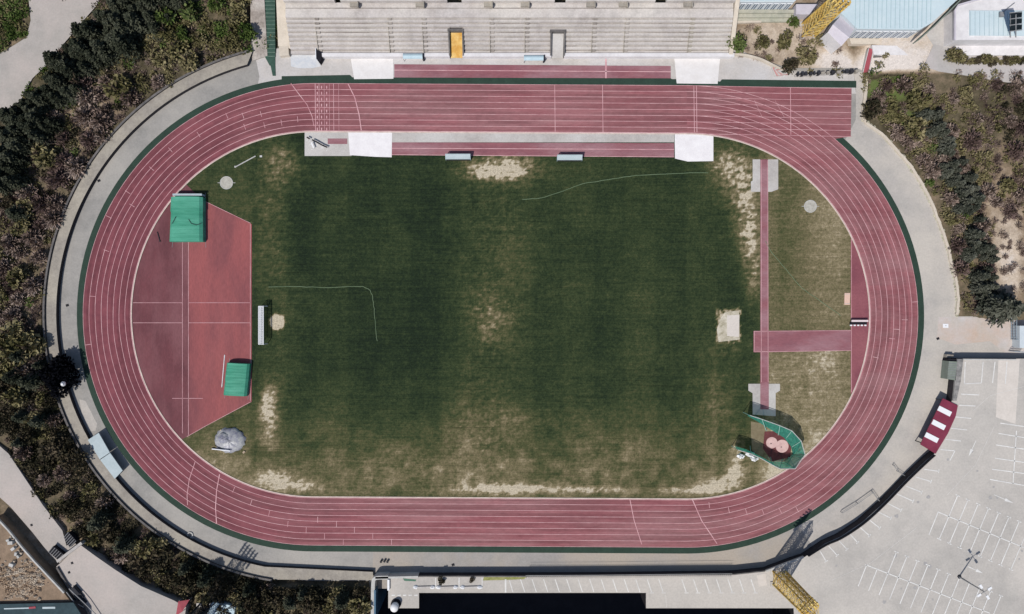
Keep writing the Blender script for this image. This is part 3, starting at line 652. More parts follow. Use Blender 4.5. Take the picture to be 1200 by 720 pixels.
for k, (a, c, t0, t1) in enumerate(tun):
    f = MB(); x0, x1 = W(a, 50, 2).x + .1, W(c, 50, 2).x - .1
    yA, yB = rows_y[0] - .75, px_y(t0, 3)
    f.quad((x0, yA, .5), (x1, yA, .5), (x1, yB, 2.3), (x0, yB, 2.3))
    cov = f.build('stair_tunnel', M['orange'] if k == 0 else M['pad'], st)
    if k == 0: cov['label'] = 'stairway opening with an orange floor'
    f = MB(); zt = 3.0
    f.box((x0 + x1) / 2, yB + .25, .5, x1 - x0 + .9, .4, zt + .25 - .5)
    for xx in (x0 - .2, x1 + .2): f.prism([(xx - .14, yA), (xx + .14, yA), (xx + .14, yB + .02), (xx - .14, yB + .02)], .2, [1.35, 1.35, zt + .2, zt + .2])
    f.build('parapet', M['wall'], cov)
b = MB(); b.prism([W(x, y, 2)[:2] for x, y in ((326, -4), (336, -4), (339, 55), (324, 52))], -.2, [3.4, 3.4, 1.0, 1.0]); b.build('end_ramp_wall', M['beige'], st)
b = MB(); b.prism([W(x, y, 2)[:2] for x, y in ((325, 53), (336, 52), (337, 63), (326, 64))], -.2, 1.1); b.build('end_block', M['beige'], st)
b = MB(); b.prism([W(x, y, 3)[:2] for x, y in ((858, -4), (863, -4), (862, 62), (857, 62))], -.2, [6, 6, 1.3, 1.3]); b.build('end_wall', M['beige'], st)

# green carpet stair and stony slope west of the grandstand
t = thing('outdoor_stair', 'narrow green carpeted stairway climbing beside the west end of the grandstand', 'stairs', W(321, 85, 0))
b = MB(); b2 = MB()
for i in range(16):
    y1 = 62 - i * 4.6; z = .25 + .12 * i
    xa, xb = (310.5, 322.5)
    xo = -.02 * i
    p0, p1, p2, p3 = (W(xa + xo, y1 + 4.8, z), W(xb + xo, y1 + 4.8, z), W(xb + xo, y1, z), W(xa + xo, y1, z))
    b.prism([p[:2] for p in (p0, p1, p2, p3)], -.1, z); b2.prism([(p0.x, p0.y + .03), (p1.x, p1.y + .03), (p1.x, p1.y + .2), (p0.x, p0.y + .2)], z - .05, z + .012)
b.build('step', M['greencarpet'], t)['label'] = 'flight of green steps'; b2.build('step_nosing', mat('worn_step_edge', C(112, 132, 118), C(80, 104, 92), 1.2, fine=.1), t)
b = MB(); b.prism([W(x, y, .1)[:2] for x, y in ((310, 66), (322.5, 66), (322.5, 77), (316, 77))], -.05, .16)
b.prism([W(x, y, .1)[:2] for x, y in ((317, 77), (322.6, 77), (323, 89), (319.5, 89))], -.05, .12); b.build('carpet_landing', M['greencarpet'], t)
b = MB(); b.prism([W(x, y, 2)[:2] for x, y in ((294, -6), (310, -6), (310, 62), (292, 68), (291, 40))], -.3, [2.3, 2.3, .3, .3, .8]); o = b.build('stony_bank', mat('stony_slope', C(168, 158, 150), C(138, 128, 120), .9, C(184, 176, 168), .3, fine=.16)); o['kind'] = 'structure'

# ------------------------------------------------------------------ small things by the grandstand
def canopy(px0, px1, y0, y1, z, label):
    t = thing('bench_shelter', label, 'shelter', W((px0 + px1) / 2, y1, 0), 'blue bench shelters in front of the grandstand')
    a, c = W(px0, y0, z), W(px1, y1, z)
    b = MB(); k = 8                                                 # barrel roof
    for i in range(k):
        u, v = i / k, (i + 1) / k
        ya, yb = a.y + (c.y - a.y) * u, a.y + (c.y - a.y) * v
        za, zb = z - .35 * (2 * u - 1) ** 2, z - .35 * (2 * v - 1) ** 2
        b.quad((a.x, yb, zb), (c.x, yb, zb), (c.x, ya, za), (a.x, ya, za))
    b.build('roof', M['bluepanel'], t)
    b = MB()
    for xx in (a.x + .06, c.x - .06): b.tube((xx, a.y - .05, 0), (xx, a.y - .05, z - .4), .05); b.tube((xx, c.y + .05, 0), (xx, c.y + .05, z - .4), .05)
    b.pieces('post', M['grey'], t)
    b = MB(); b.box(c.x + .12, (a.y + c.y) / 2, 0, .22, abs(a.y - c.y) - .1, z - .1); b.build('end_panel', M['black'], t)
    b = MB(); b.box((a.x + c.x) / 2, a.y - .25, .4, c.x - a.x - .3, .4, .06); b.build('seat', M['grey'], t)
canopy(472, 495, 62, 68.5, 1.9, 'pale blue bench shelter near the orange floored stair opening of the grandstand')
canopy(614, 637, 64, 70.5, 1.9, 'pale blue bench shelter near the grey stair opening of the grandstand')
t = thing('covered_box', 'black pointed box standing against the west end of the white grandstand front wall', 'box', W(374, 72, 0))
b = MB(); b.prism([W(x, y, 1)[:2] for x, y in ((371, 59), (377.5, 63), (378, 69), (375, 75), (371.5, 70))], 0, 1.5); b.build('cover', M['black'], t)
b = MB(); b.prism([W(x, y, 1)[:2] for x, y in ((370.5, 58.5), (371.2, 58.5), (371.6, 70), (370.8, 70))], 0, 1.7); b.build('side_board', M['white'], t)
# dugouts at the touchline
for cx, cy, lab in ((537, 183, 'pale roofed dugout on the touchline, west of the bare sandy patch'), (668.5, 184, 'pale roofed dugout on the touchline, east of the bare sandy patch')):
    t = thing('dugout', lab, 'dugout', W(cx, cy, 0), 'team dugouts on the north touchline')
    z = 1.9; a, c = W(cx - 15, cy - 2.6, z), W(cx + 14, cy + 3.2, z); b = MB()
    for i in range(6):
        u, v = i / 6, (i + 1) / 6; f = lambda s: z - .6 * s * s
        b.quad((a.x, a.y + (c.y - a.y) * v, f(v)), (c.x, a.y + (c.y - a.y) * v, f(v)), (c.x, a.y + (c.y - a.y) * u, f(u)), (a.x, a.y + (c.y - a.y) * u, f(u)))
    b.build('roof', M['shedroof'], t)
    b = MB(); b.box((a.x + c.x) / 2, c.y + .03, 0, c.x - a.x, .06, 1.25); b.build('back_panel', M['dark'], t)
    for xx in (a.x - .02, c.x + .02):
        b = MB(); b.prism([(xx - .03, c.y), (xx + .03, c.y), (xx + .03, a.y), (xx - .03, a.y)], 0, [1.3, 1.3, 1.85, 1.85]); b.build('side_panel', M['bluepanel'], t)
    b = MB(); b.box((a.x + c.x) / 2, (a.y + c.y) / 2 - .2, .35, c.x - a.x - .2, .4, .1); b.build('bench', M['dark'], t)
# hurdles dumped on the grey pad
hz = [(362.5, 163, .5, 0), (370, 166.5, .45, 1), (375.5, 169.5, .5, 1), (381.5, 172.5, .4, 1), (367.5, 171.5, 1.2, 2)]
for i, (x, y, a, k) in enumerate(hz):
    lab = ('black hurdle lying alone at the north west corner of the grey concrete pad', 'black topped hurdle lying in the short row on the grey concrete pad', 'white hurdle lying tilted below the row of black hurdles')[k]
    t = thing('hurdle', lab, 'hurdle', W(x, y, 0), 'hurdles dumped on the grey concrete pad' if k == 1 else None)
    p = W(x, y, 0); d = Vector((math.cos(-a), math.sin(-a), 0)); n_ = Vector((-d.y, d.x, 0)); w = .62 if k != 0 else .35
    b = MB(); b.box(p.x, p.y, .72, 2 * w, .28, .1, -a); b.build('top_bar', M['black'] if k < 2 else M['white'], t)
    b = MB()
    for s in (-1, 1): q = p + d * s * (w - .08); b.tube(q + Vector((0, 0, .02)), q + Vector((0, 0, .75)), .03); b.tube(q, q - n_ * .7 + Vector((0, 0, .03)), .04)
    b.pieces('leg', M['white'], t)
# ------------------------------------------------------------------ telescopic mat covers
def matcover(px, tilt, h, label, seam, scuffs):
    """px: roof corners tl,tr,br,bl (survey units at roof height)"""
    P = [W(x, y, h) for x, y in px]; cen = sum(P, Vector()) / 4; base = Vector((cen.x, cen.y, 0))
    t = thing('mat_cover', label, 'mat cover', base, 'green landing mat covers on the red apron')
    def sec(u0, u1, hh, grow, name, m):
        b = MB(); n = 12
        def pt(u, v):
            A = P[0].lerp(P[3], u); B = P[1].lerp(P[2], u); q = A.lerp(B, -grow + v * (1 + 2 * grow)); q = q.copy()
            q.z = hh - .42 * (2 * v - 1) ** 2 - (.35 if abs(2 * v - 1) > .999 else 0); return q
        vs = [i / n for i in range(n + 1)]
        nr = max(2, int((u1 - u0) * 12))
        for r in range(nr):
            ua, ub = u0 + (u1 - u0) * r / nr, u0 + (u1 - u0) * (r + 1) / nr
            for i in range(n): b.quad(pt(ub, vs[i]), pt(ub, vs[i + 1]), pt(ua, vs[i + 1]), pt(ua, vs[i]))
            if r:                                                   # standing rib of the sheet
                for i in range(n):
                    A, B = pt(ua, vs[i]), pt(ua, vs[i + 1]); d = (pt(ub, 0) - pt(ua, 0)).normalized() * .045; z = Vector((0, 0, .035))
                    b.quad(A - d, B - d, B + z, A + z); b.quad(A + z, B + z, B + d, A + d)
        for u in (u0, u1):
            b.quad(*([pt(u, v) for v in vs] + [Vector((pt(u, 1).x, pt(u, 1).y, .05)), Vector((pt(u, 0).x, pt(u, 0).y, .05))]))
        for v in (0, 1):
            A, B = pt(u0, v), pt(u1, v); b.quad(A, B, Vector((B.x, B.y, .05)), Vector((A.x, A.y, .05)))
        return b.build(name, m, t)
    s1 = sec(0, seam, h + .09, .012, 'outer_section', M['mint']); s2 = sec(seam - .02, 1, h, 0, 'inner_section', M['mint'])
    b = MB()
    for s in (0, 1):
        A, B = (P[0], P[3]) if s == 0 else (P[1], P[2]); d = (B - A) * .12
        a, c = A - d, B + d; b.path([(a.x, a.y, .05), (c.x, c.y, .05)], .05)
    b.pieces('rail', M['grey'], t)
    for pts in scuffs:
        b = MB(); b.path([W(x, y, h + .02) for x, y in pts], .05, 5); b.build('strap', M['dark'], t)
    return t
matcover([(199, 230.5), (235.5, 230.5), (236, 283), (196.5, 283)], 0, 2.1, 'larger green ribbed sheet cover at the north end of the red apron', .33, [[(201, 263), (204, 258), (206, 254)], [(221, 257), (224, 262), (230, 264), (236, 262)]])
t = thing('wooden_board', 'pale grey board lying against the north end of the larger green mat cover', 'board', W(219, 229, 0))
b = MB(); b.box(W(219.5, 228.3, 1.6).x, W(219.5, 228.3, 1.6).y, 0, 6.0, .35, 1.7); b.build('panel', M['bluepanel'], t); b = MB(); b.box(W(219.5, 228.3, 1.7).x, W(219.5, 228.3, 1.7).y, 1.7, 6.1, .42, .06); b.build('cap', M['shedroof'], t)
matcover([(264.8, 425.5), (291, 427), (287.5, 465), (260, 463.5)], 0, 1.7, 'smaller tilted green sheet cover near the football goal', .55, [])
for pts in ([(263.3, 416), (260, 454)],):
    t = thing('slide_rail', 'thin white rail on the ground along the west side of the smaller green cover', 'rail', W(262, 435, 0))
    b = MB(); b.path([W(pts[0][0], pts[0][1], .1), W(pts[1][0], pts[1][1], .1)], .09); b.build('rail_bar', M['white'], t); b = MB()
    for f in (.05, .5, .95): q = W(*pts[0], .1).lerp(W(*pts[1], .1), f); b.box(q.x, q.y, 0, .3, .2, .09)
    b.pieces('rail_foot', M['grey'], t)
t = thing('iron_bar', 'dark thin bar lying on the red apron west of the larger green cover', 'bar', W(186, 278, 0))
b = MB(); b.path([W(184.4, 272, .12), W(187.5, 283, .12)], .11); b.build('bar_body', M['dark'], t); b = MB(); b.box(W(187.5, 283, .1).x, W(187.5, 283, .1).y, .05, .4, .15, .1); b.build('bar_tip', M['dark'], t)
# ------------------------------------------------------------------ goal
t = thing('football_goal', 'white football goal with net standing at the western goal line', 'goal', W(313, 381, 0))
gx = W(313.5, 381, 0).x; y0, y1 = W(0, 359, 0).y, W(0, 403, 0).y; gz = 2.44
for yy in (y0, y1): b = MB(); b.tube((gx, yy, 0), (gx, yy, gz), .09); b.build('post', M['white'], t)
b = MB(); b.tube((gx, y0, gz), (gx, y1, gz), .1); b.build('crossbar', M['white'], t)
b = MB(); b.path([(gx, y0, gz), (gx - 1.0, y0, gz), (gx - 1.3, y0, .05), (gx - 1.3, y1, .05), (gx - 1.0, y1, gz), (gx, y1, gz)], .05); b.path([(gx - 1, y0, gz), (gx - 1, y1, gz)], .07); b.build('net_frame', M['white'], t)
b = MB(); nn = 22
for i in range(nn + 1):
    yy = y0 + (y1 - y0) * i / nn; b.path([(gx, yy, gz), (gx - 1.0, yy, gz - .03), (gx - 1.3, yy, .05)], .03, 4)
for f in range(1, 9):
    b.path([(gx - f / 9, y0, gz - .02), (gx - f / 9, y1, gz - .02)], .03, 4); b.path([(gx - 1 - .3 * f / 9, y0, gz * (1 - f / 9)), (gx - 1 - .3 * f / 9, y1, gz * (1 - f / 9))], .03, 4)
b.build('net', M['white'], t)
# throwing circles
for x, y, r, lab, m_ in ((265.5, 214.5, 7, 'worn white concrete throwing circle on the grass above the larger green cover', 'disc'), (949.5, 242, 6.8, 'pale concrete throwing circle on the dry grass inside the eastern bend', 'disc')):
    t = thing('throwing_circle', lab, 'throwing circle', W(x, y, 0)); b = MB(); b.disc(W(x, y, 0), r * S, 0, .07); b.build('slab', M[m_], t)
    b = MB(); n = 32; wallstrip(b, [(W(x, y).x + (r + .3) * S * math.cos(2 * math.pi * i / n), W(x, y).y + (r + .3) * S * math.sin(2 * math.pi * i / n)) for i in range(n)], .12, 0, .1, True); b.build('rim', M['coping'], t)
    b = MB()
    for s in (-1, 1): q = W(x + s * (r + 2), y, 0); b.box(q.x, q.y, .01, .5, .1, .05)
    b.pieces('side_mark', M['coping'], t)
for x, y, r, lab in ((904.3, 519, 6.6, 'smaller pinkish throwing circle, the western one inside the netted cage'), (916.3, 523, 7.6, 'larger pinkish throwing circle, the eastern one inside the netted cage')):
    t = thing('throwing_circle', lab, 'throwing circle', W(x, y, 0)); b = MB(); b.disc(W(x, y), r * S, 0, .09 if r < 7 else .1); b.build('slab', M['pinkdisc'], t)
    b = MB(); b.disc(W(x - 1, y + 1), .12, .09, .13, 10); b.build('drain', M['dark'], t)
# ------------------------------------------------------------------ throwing cage
t = thing('throwing_cage', 'teal netted throwing cage with pale poles open towards the pitch', 'cage', W(915, 520, 0))
hz_ = 4.2
up = [(879, 487), (893, 491.5), (914, 499), (928, 505), (939, 517), (943.5, 533)]; lo = [(943.5, 533), (932, 549.5), (914, 549.5), (905, 545), (893, 538), (880, 532), (865, 527.5)]
def ground(p): return Vector((p.x, p.y, .05))
foot = {(879, 487): (876, 487.5), (893, 491.5): (889, 495), (914, 499): (907, 506), (928, 505): (918.5, 513), (939, 517): (927, 523.5), (943.5, 533): (929, 532.5), (932, 549.5): (918.5, 541.5), (914, 549.5): (903, 541), (905, 545): (895.5, 537.5), (893, 538): (885, 532), (880, 532): (874, 526.5), (865, 527.5): (861, 523)}
def netting(px, name):
    b = MB(); rnd = random.Random(4)
    for p, q in zip(px, px[1:]):
        A, B = W(*p, hz_), W(*q, hz_); a, c = W(*foot[p], .05), W(*foot[q], .05); k = 7; m_ = 5
        def pt(u, v):
            top = A.lerp(B, u); bot = a.lerp(c, u); w_ = top.lerp(bot, v); w_ = w_.copy()
            w_.z -= .3 * math.sin(math.pi * u) * (1 - v) + .5 * math.sin(math.pi * v); 
            if 0 < u < 1 and 0 < v < 1: w_ += Vector((rnd.uniform(-.12, .12), rnd.uniform(-.12, .12), rnd.uniform(-.1, .1)))
            w_.z = max(w_.z, .05); return w_
        G_ = [[pt(i / k, j / m_) for j in range(m_ + 1)] for i in range(k + 1)]
        for i in range(k):
            for j in range(m_): b.quad(G_[i][j], G_[i][j + 1], G_[i + 1][j + 1], G_[i + 1][j])
    b.build(name, M['net'], t)
netting(up + lo[1:2], 'net'); netting(lo[1:], 'net')
for x, y in up + lo[1:]:
    q = W(x, y, hz_); b = MB(); b.tube((q.x, q.y, 0), q, .07); b.build('pole', M['tealpipe'], t)
b = MB(); b.path([W(x, y, hz_) for x, y in up + lo[1:]], .08); b.build('top_rail', M['coping'], t)
b = MB()
for a, c in (((893, 491.5), (898, 505)), ((914, 499), (912, 510)), ((928, 505), (921, 514)), ((939, 517), (928, 524)), ((905, 545), (903, 536)), ((914, 549), (917, 538)), ((932, 549), (924, 536)), ((880, 532), (879, 523))):
    b.tube(W(*a, 4.2), W(*c, .1), .075)
b.pieces('guy_rope', M['tealpipe'], t)
t = thing('crumpled_sheet', 'crumpled white plastic sheet caught on the south western arm of the teal cage', 'plastic sheet', W(876, 536, 0))
def lump(cx, cy, rx, ry, h, n=26, seed=1, jag=.25, z0=0.0):
    r = random.Random(seed); b = MB(); rings = 7
    V = []
    for j in range(rings):
        f = j / (rings - 1); rr = 1 - f ** 1.6
        V.append([Vector((cx + rx * rr * math.cos(2 * math.pi * i / n) * (1 + jag * (r.random() - .5)), cy + ry * rr * math.sin(2 * math.pi * i / n) * (1 + jag * (r.random() - .5)), z0 + h * (1 - (1 - f) ** 2) * (1 + jag * (r.random() - .5)) + (0 if j else -.05))) for i in range(n)])
    k = 0; b.v = [p for row in V for p in row]
    for j in range(rings - 1):
        for i in range(n): b.f.append((j * n + i, j * n + (i + 1) % n, (j + 1) * n + (i + 1) % n, (j + 1) * n + i))
    b.f.append(tuple((rings - 1) * n + i for i in range(n))); return b
for i, (x, y, rx, ry) in enumerate(((869, 535, 4, 3), (880, 533, 5, 3.2), (885, 538, 4, 3.4))):
    q = W(x, y, .6); lump(q.x, q.y, rx * S, ry * S, .9, 16, 40 + i, .7).build('fold', M['white'], t)
# ------------------------------------------------------------------ pile under plastic, poles, planks
t = thing('covered_pile', 'low rounded pile under crumpled grey plastic on the grass inside the south west bend', 'covered pile', W(268, 517, 0))
q = W(268.5, 516.5, .5); lump(q.x, q.y, 18.5 * S, 15 * S, 1.1, 34, 5, .16).build('plastic_cover', M['plastic'], t, True)
q = W(262, 514, .9); lump(q.x, q.y, 9 * S, 8 * S, 1.5, 24, 6, .2).build('cover_fold', M['plastic'], t, True)
for i in range(5): q = W(250 + 9 * i, 526 - (i % 2) * 22 + i, .1); b = MB(); b.box(q.x, q.y, 0, .5, .35, .3, i); b.build('weight', M['rock'], t)
t = thing('long_pole', 'short white pole with a dark underside lying across the grey covered pile', 'pole', W(259, 527, 0))
b = MB(); b.path([W(248.5, 526.2, 1.2), W(270, 528.5, 1.2)], .14); b.build('pole_body', M['white'], t); b = MB(); b.path([W(248.5, 525, .7), W(270, 527.3, .7)], .1); b.build('pole_support', M['black'], t)
t = thing('long_pole', 'thin white pole lying slanted on the grass above the worn throwing circle', 'pole', W(288, 190, 0))
b = MB(); b.path([W(275.5, 196, .15), W(299.5, 183, .15)], .12); b.build('pole_body', M['coping'], t); b = MB(); q = W(306, 183.5, 0); b.box(q.x, q.y, 0, .5, .4, .15); b.box(W(276, 195.8).x, W(276, 195.8).y, .0, .35, .35, .2); b.pieces('pole_foot', M['coping'], t)
t = thing('cover_board', 'small pinkish beige board lying on the grass edge beside the eastern apron', 'board', W(993, 350, 0))
b = MB(); b.box(W(992.5, 350.5).x, W(992.5, 350.5).y, .03, 1.15, 2.5, .12, -.03); b.build('panel', mat('pinkish_board', C(222, 186, 168), fine=.06), t); b = MB(); b.box(W(992.5, 345).x, W(992.5, 345).y, .15, 1.15, .08, .03); b.box(W(992.5, 356).x, W(992.5, 356).y, .15, 1.15, .08, .03); b.pieces('batten', M['coping'], t)
t = thing('steeplechase_barrier', 'white topped barrier with dark feet across the red apron inside the east bend', 'barrier', W(1008, 380, 0))
b = MB(); q = W(1007.8, 376.3, .9); b.box(q.x, q.y, .78, 3.5, .4, .14); b.build('beam', mat('pinkish_white_paint', C(222, 206, 206), fine=.05), t)
for s in (-1, 1):
    b = MB(); b.box(q.x + s * 1.5, q.y - .3, 0, .12, 1.3, .12); b.box(q.x + s * 1.5, q.y, .1, .12, .12, .7); b.build('foot', M['dark'], t)
b = MB(); b.box(q.x, q.y - .55, .05, 3.6, .45, .22); b.build('rail', M['black'], t)
b = MB()
for i in range(5): b.box(q.x - 1.5 + .75 * i, q.y - .95, .02, .42, .28, .2)
b.pieces('painted_block', M['white'], t)
# hoses on the grass
for pts, lab in (([(315, 336.5), (345, 336), (380, 337), (415, 336), (428, 337), (435, 343), (438, 358), (440, 380), (442, 400)], 'thin pale hose bent at a corner on the western half of the pitch'),
                 ([(612, 234), (634, 232), (660, 224), (682, 216), (712, 211), (745, 206), (790, 203.5), (830, 202.5)], 'thin pale hose trailing across the north eastern part of the pitch'),
                 ([(897, 283), (905, 297), (920, 315), (940, 338), (960, 352), (985, 370)], 'thin pale hose slanting over the dry grass east of the long narrow runway')):
    b = MB(); b.path([Vector((p.x + random.uniform(-.06, .06), p.y + random.uniform(-.06, .06), .05)) for p in Wp(smooth_path(pts, 5))], .07 if lab[15] != 's' else .06, 5); tag(b.build('hose', M['hose']), lab, 'hose')
# ring on the west walkway and little drain covers
t = thing('tyre_ring', 'small white ring lying on the south west walkway near the dark step', 'ring', W(223, 627, 0))
b = MB(); n = 20; wallstrip(b, [(W(223, 627).x + .55 * math.cos(2 * math.pi * i / n), W(223, 627).y + .55 * math.sin(2 * math.pi * i / n)) for i in range(n)], .2, .01, .22, True); b.build('tube', M['coping'], t); b = MB(); q = W(226, 630); b.box(q.x, q.y, .01, .5, .2, .15, .5); b.build('tail', M['coping'], t)
for x, y, lab in ((447, 657.5, 'west'), (451, 657, 'mid'), (454.5, 657.5, 'east')):
    t = thing('bollard', 'tiny dark bollard in the row of three on the south walkway', 'bollard', W(x, y, 0), 'row of three dark bollards on the south walkway'); b = MB(); b.disc(W(x, y), .22, 0, .5, 10); b.build('post', M['dark'], t); b = MB(); b.disc(W(x, y), .26, .5, .56, 10); b.build('cap', M['dark'], t)
for x, y, lab in ((116, 212, 'small dark drain grate on the western walkway beside the upper bend'), (79, 358, 'small dark drain grate on the western walkway at its westernmost point'), (531, 662, 'small dark drain grate on the south walkway'), (1099, 397, 'small dark drain grate on the ramp north of the car park')):
    t = thing('drain_grate', lab, 'drain', W(x, y)); q = W(x, y); b = MB(); b.box(q.x, q.y, .0, .6, .5, .06, .4); b.build('frame', M['dark'], t); b = MB()
    for i in range(4): b.box(q.x - .2 + .13 * i, q.y, .06, .05, .4, .02, .4)
    b.build('bars', M['black'], t)
t = thing('manhole_cover', 'small white square cover on the ramp north of the car park', 'manhole cover', W(1108, 382)); q = W(1108, 382); b = MB(); b.box(q.x, q.y, .0, 1.15, .85, .08); b.build('lid', M['white'], t); b = MB(); b.box(q.x, q.y, .08, .3, .08, .04); b.build('handle', M['grey'], t)
# ------------------------------------------------------------------ shelters round the walkway
t = thing('roofed_shelter', 'two panel pale grey roof shelter standing on the south western walkway', 'shelter', W(126, 530, 0))
h = 1.5
R1 = [(102.5, 516), (116, 507.3), (129, 530.4), (116.5, 538.6)]; R2 = [(117, 539.2), (129.4, 531), (144, 551.5), (134, 561.5)]
for px in (R1, R2):
    b = MB(); P = [W(x, y, h)[:2] for x, y in px]; b.prism(P, h - .1, [h - .1, h + .12, h + .12, h - .1]); b.build('roof_panel', M['shedroof'], t)
for x, y in ((104, 516.3), (117, 539), (134.5, 559.5), (116, 509), (128.5, 531), (142.5, 551)):
    q = W(x, y, h); b = MB(); b.tube((q.x, q.y, 0), (q.x, q.y, h - .1), .06); b.build('post', M['grey'], t)
b = MB(); wallstrip(b, [W(x, y, h) for x, y in ((104, 517), (117.5, 539), (134.5, 560))], .08, 0, 1.38); b.build('back_wall', M['dark'], t)
b = MB(); wallstrip(b, [W(x, y, h) for x, y in ((108, 515.5), (121, 537), (137, 557))], .4, .4, .47); b.build('bench', M['grey'], t)
t = thing('roofed_shelter', 'crimson roofed shelter with three white roof panels at the edge of the car park', 'shelter', W(1100, 497, 0))
h = 2.3; px = [(1105, 467), (1122.6, 475.5), (1120, 488), (1111, 508), (1096.5, 532), (1078.5, 521)]
b = MB(); P = [W(x, y, h)[:2] for x, y in px]; b.prism(P, h - .15, h); rf = b.build('roof', M['redroof'], t)
for cx, cy in ((1107, 482), (1100, 498), (1091.8, 513)):
    b = MB(); q = W(cx, cy, h + .1); b.box(q.x, q.y, h + .003, 2.9, 1.05, .12, math.radians(-27)); b.build('skylight', M['white'], rf)
for x, y in px[:2] + px[3:]:
    q = W(x + (1100 - x) * .08, y + (498 - y) * .08, h); b = MB(); b.tube((q.x, q.y, 0), (q.x, q.y, h - .15), .1); b.build('post', M['dark'], t)
b = MB(); wallstrip(b, [W(x, y, h) for x, y in ((1120, 477), (1117, 489), (1108.5, 507), (1095, 529))], .15, 0, h - .16); b.build('back_wall', M['redroof'], t)
t = thing('storage_container', 'grey green storage container with a dark end beside the crimson shelter and car park wall', 'container', W(1116, 432, 0))
b = MB(); b.prism([W(x, y, 2.3)[:2] for x, y in ((1112, 423.5), (1121.5, 424), (1120, 446), (1110, 444.5))], 0, 2.3); b.build('body', M['greygreen'], t)
b = MB(); b.prism([W(x, y, 2.2)[:2] for x, y in ((1112.5, 420.5), (1121.5, 421), (1121.5, 423.6), (1112, 423.2))], 0, 2.0); b.build('end_unit', M['black'], t)
b = MB(); b.prism([W(x, y, 2.2)[:2] for x, y in ((1113.5, 416), (1121.5, 416.5), (1121.5, 420), (1113, 419.6))], 0, 1.1); b.build('lid_box', M['band'], t)
b = MB()
for i in range(7): y = 426 + i * 2.8; b.prism([W(x, yy, 2.34)[:2] for x, yy in ((1111.6 - i * .25, y), (1121 - i * .2, y), (1121 - i * .2, y + .5), (1111.6 - i * .25, y + .5))], 2.3, 2.36)
b.build('roof_rib', M['grey'], t)
# wall top planter strip beside the container
t = thing('parapet_wall', 'mottled grey parapet along the western edge of the car park above the crimson shelter', 'wall', W(1122, 445, 0))
b = MB(); b.prism([W(x, y, 2.3)[:2] for x, y in ((1122, 421), (1129, 421.3), (1126, 446), (1121, 470), (1116.8, 470))], ZD - .1, 2.3); b.build('wall_body', mat('mottled_grey_wall', C(140, 138, 136), C(112, 110, 108), 1.6, C(160, 156, 152), .6, fine=.15), t)
b = MB(); wallstrip(b, [W(x, y, 2.42) for x, y in ((1129, 421.6), (1160, 421.8), (1192, 422))], .3, ZD, 2.2); b.build('north_wall', M['coping'], t)
t = thing('retaining_wall_fence', 'dark slatted fence along the curved car park edge, crimson shelter to yellow tower', 'fence', W(1035, 590, ZD))
cur = [(1094, 533), (1085, 541), (1062, 563), (1035, 591), (1010, 613.5), (985, 630), (967, 638), (946, 651)]
b = MB(); wallstrip(b, [W(x, y, ZD) for x, y in smooth_path(cur, 4)], .1, ZD, ZD + .8); b.build('fence_panel', M['dark'], t)
b = MB(); wallstrip(b, [W(x, y, ZD + .1) for x, y in smooth_path([(c[0] + .9, c[1] + .9) for c in cur], 4)], .25, ZD, ZD + .16); b.build('kerb', M['wall'], t)
t = thing('coping_wall', 'pale low coping along the southern deck edge between yellow tower and light well', 'wall', W(700, 676, ZD))
b = MB(); wallstrip(b, [W(x, y, ZD + .2) for x, y in [(898, 669.5), (930, 657.5), (942, 653)]], .35, ZD - .2, ZD + .3); b.build('coping', M['coping'], t)
b = MB(); wallstrip(b, [W(x, y, ZD + .2) for x, y in [(440, 677.2), (490, 676.2)]], .4, -10, ZD + .3); b.build('coping', M['coping'], t)
b = MB(); wallstrip(b, [W(x, y, ZD + .2) for x, y in [(490, 676), (620, 675.8), (860, 673.8), (897, 669.8)]], .2, ZD - .2, ZD + .12); b.build('kerb', M['wall'], t)
t = thing('parapet_railing', 'thin pale picket railing on the southern deck edge above the long dark wall', 'railing', W(740, 675, ZD))
b = MB(); b.path([W(616, 674.6, ZD + .95), W(700, 674.2, ZD + .95), W(858, 672.3, ZD + .95)], .035); b.path([W(616, 675.2, ZD + .25), W(858, 673.2, ZD + .25)], .025); b.build('rail', M['coping'], t)
pm = None
for i in range(97):
    x = 617 + i * 2.48; q = W(x, 675.3 - max(0, x - 700) * .0115, ZD)
    if pm is None:
        b = MB(); b.tube(q, q + Vector((0, 0, 1.1)), .055, 6); pm = b.build('post', M['coping'], t); base = q
    else:
        c = pm.copy(); col.objects.link(c); c.parent = t; c.location = q - base
# channel wall at the west end of the deck and stair trench
t = thing('retaining_wall', 'pale bluish retaining wall with rounded corner west of the southern deck', 'wall', W(439, 700, 0))
b = MB(); wallstrip(b, [W(x, y, ZD + .3) for x, y in smooth_path([(436.5, 726), (436.8, 700), (437.2, 684), (438.5, 679), (443, 677.4), (455, 677.2)], 4)], .75, -10.5, ZD + .3); b.build('wall_body', M['coping'], t)
b = MB(); wallstrip(b, [W(x, y, ZD + .4) for x, y in [(439.2, 726), (439.2, 692)]], .35, -10, ZD + .36); b.build('blue_panel', mat('blue_wall_face', C(86, 116, 138), fine=.1), t)
b = MB(); b.prism([W(x, y, ZD + .4)[:2] for x, y in ((454, 679.5), (456.4, 679.5), (456.4, 692), (454, 692))], ZD - 1, ZD + .5); b.build('white_post', M['white'], t)
t = thing('vent_pipe', 'thick white vent pipe with a painted base shadow standing beside the light well', 'pipe', W(463, 706, ZD))
q = W(463.5, 709, ZD); b = MB(); b.tube(q, q + Vector((0, 0, 1.7)), .8, 20); b.build('pipe', M['white'], t, True); b = MB(); b.tube(q + Vector((.1, .25, 0)), q + Vector((.1, .25, .35)), 1.05, 20); b.build('shadow_ring', M['black'], t)  # black ring stands in for the pipe's shadow at its base
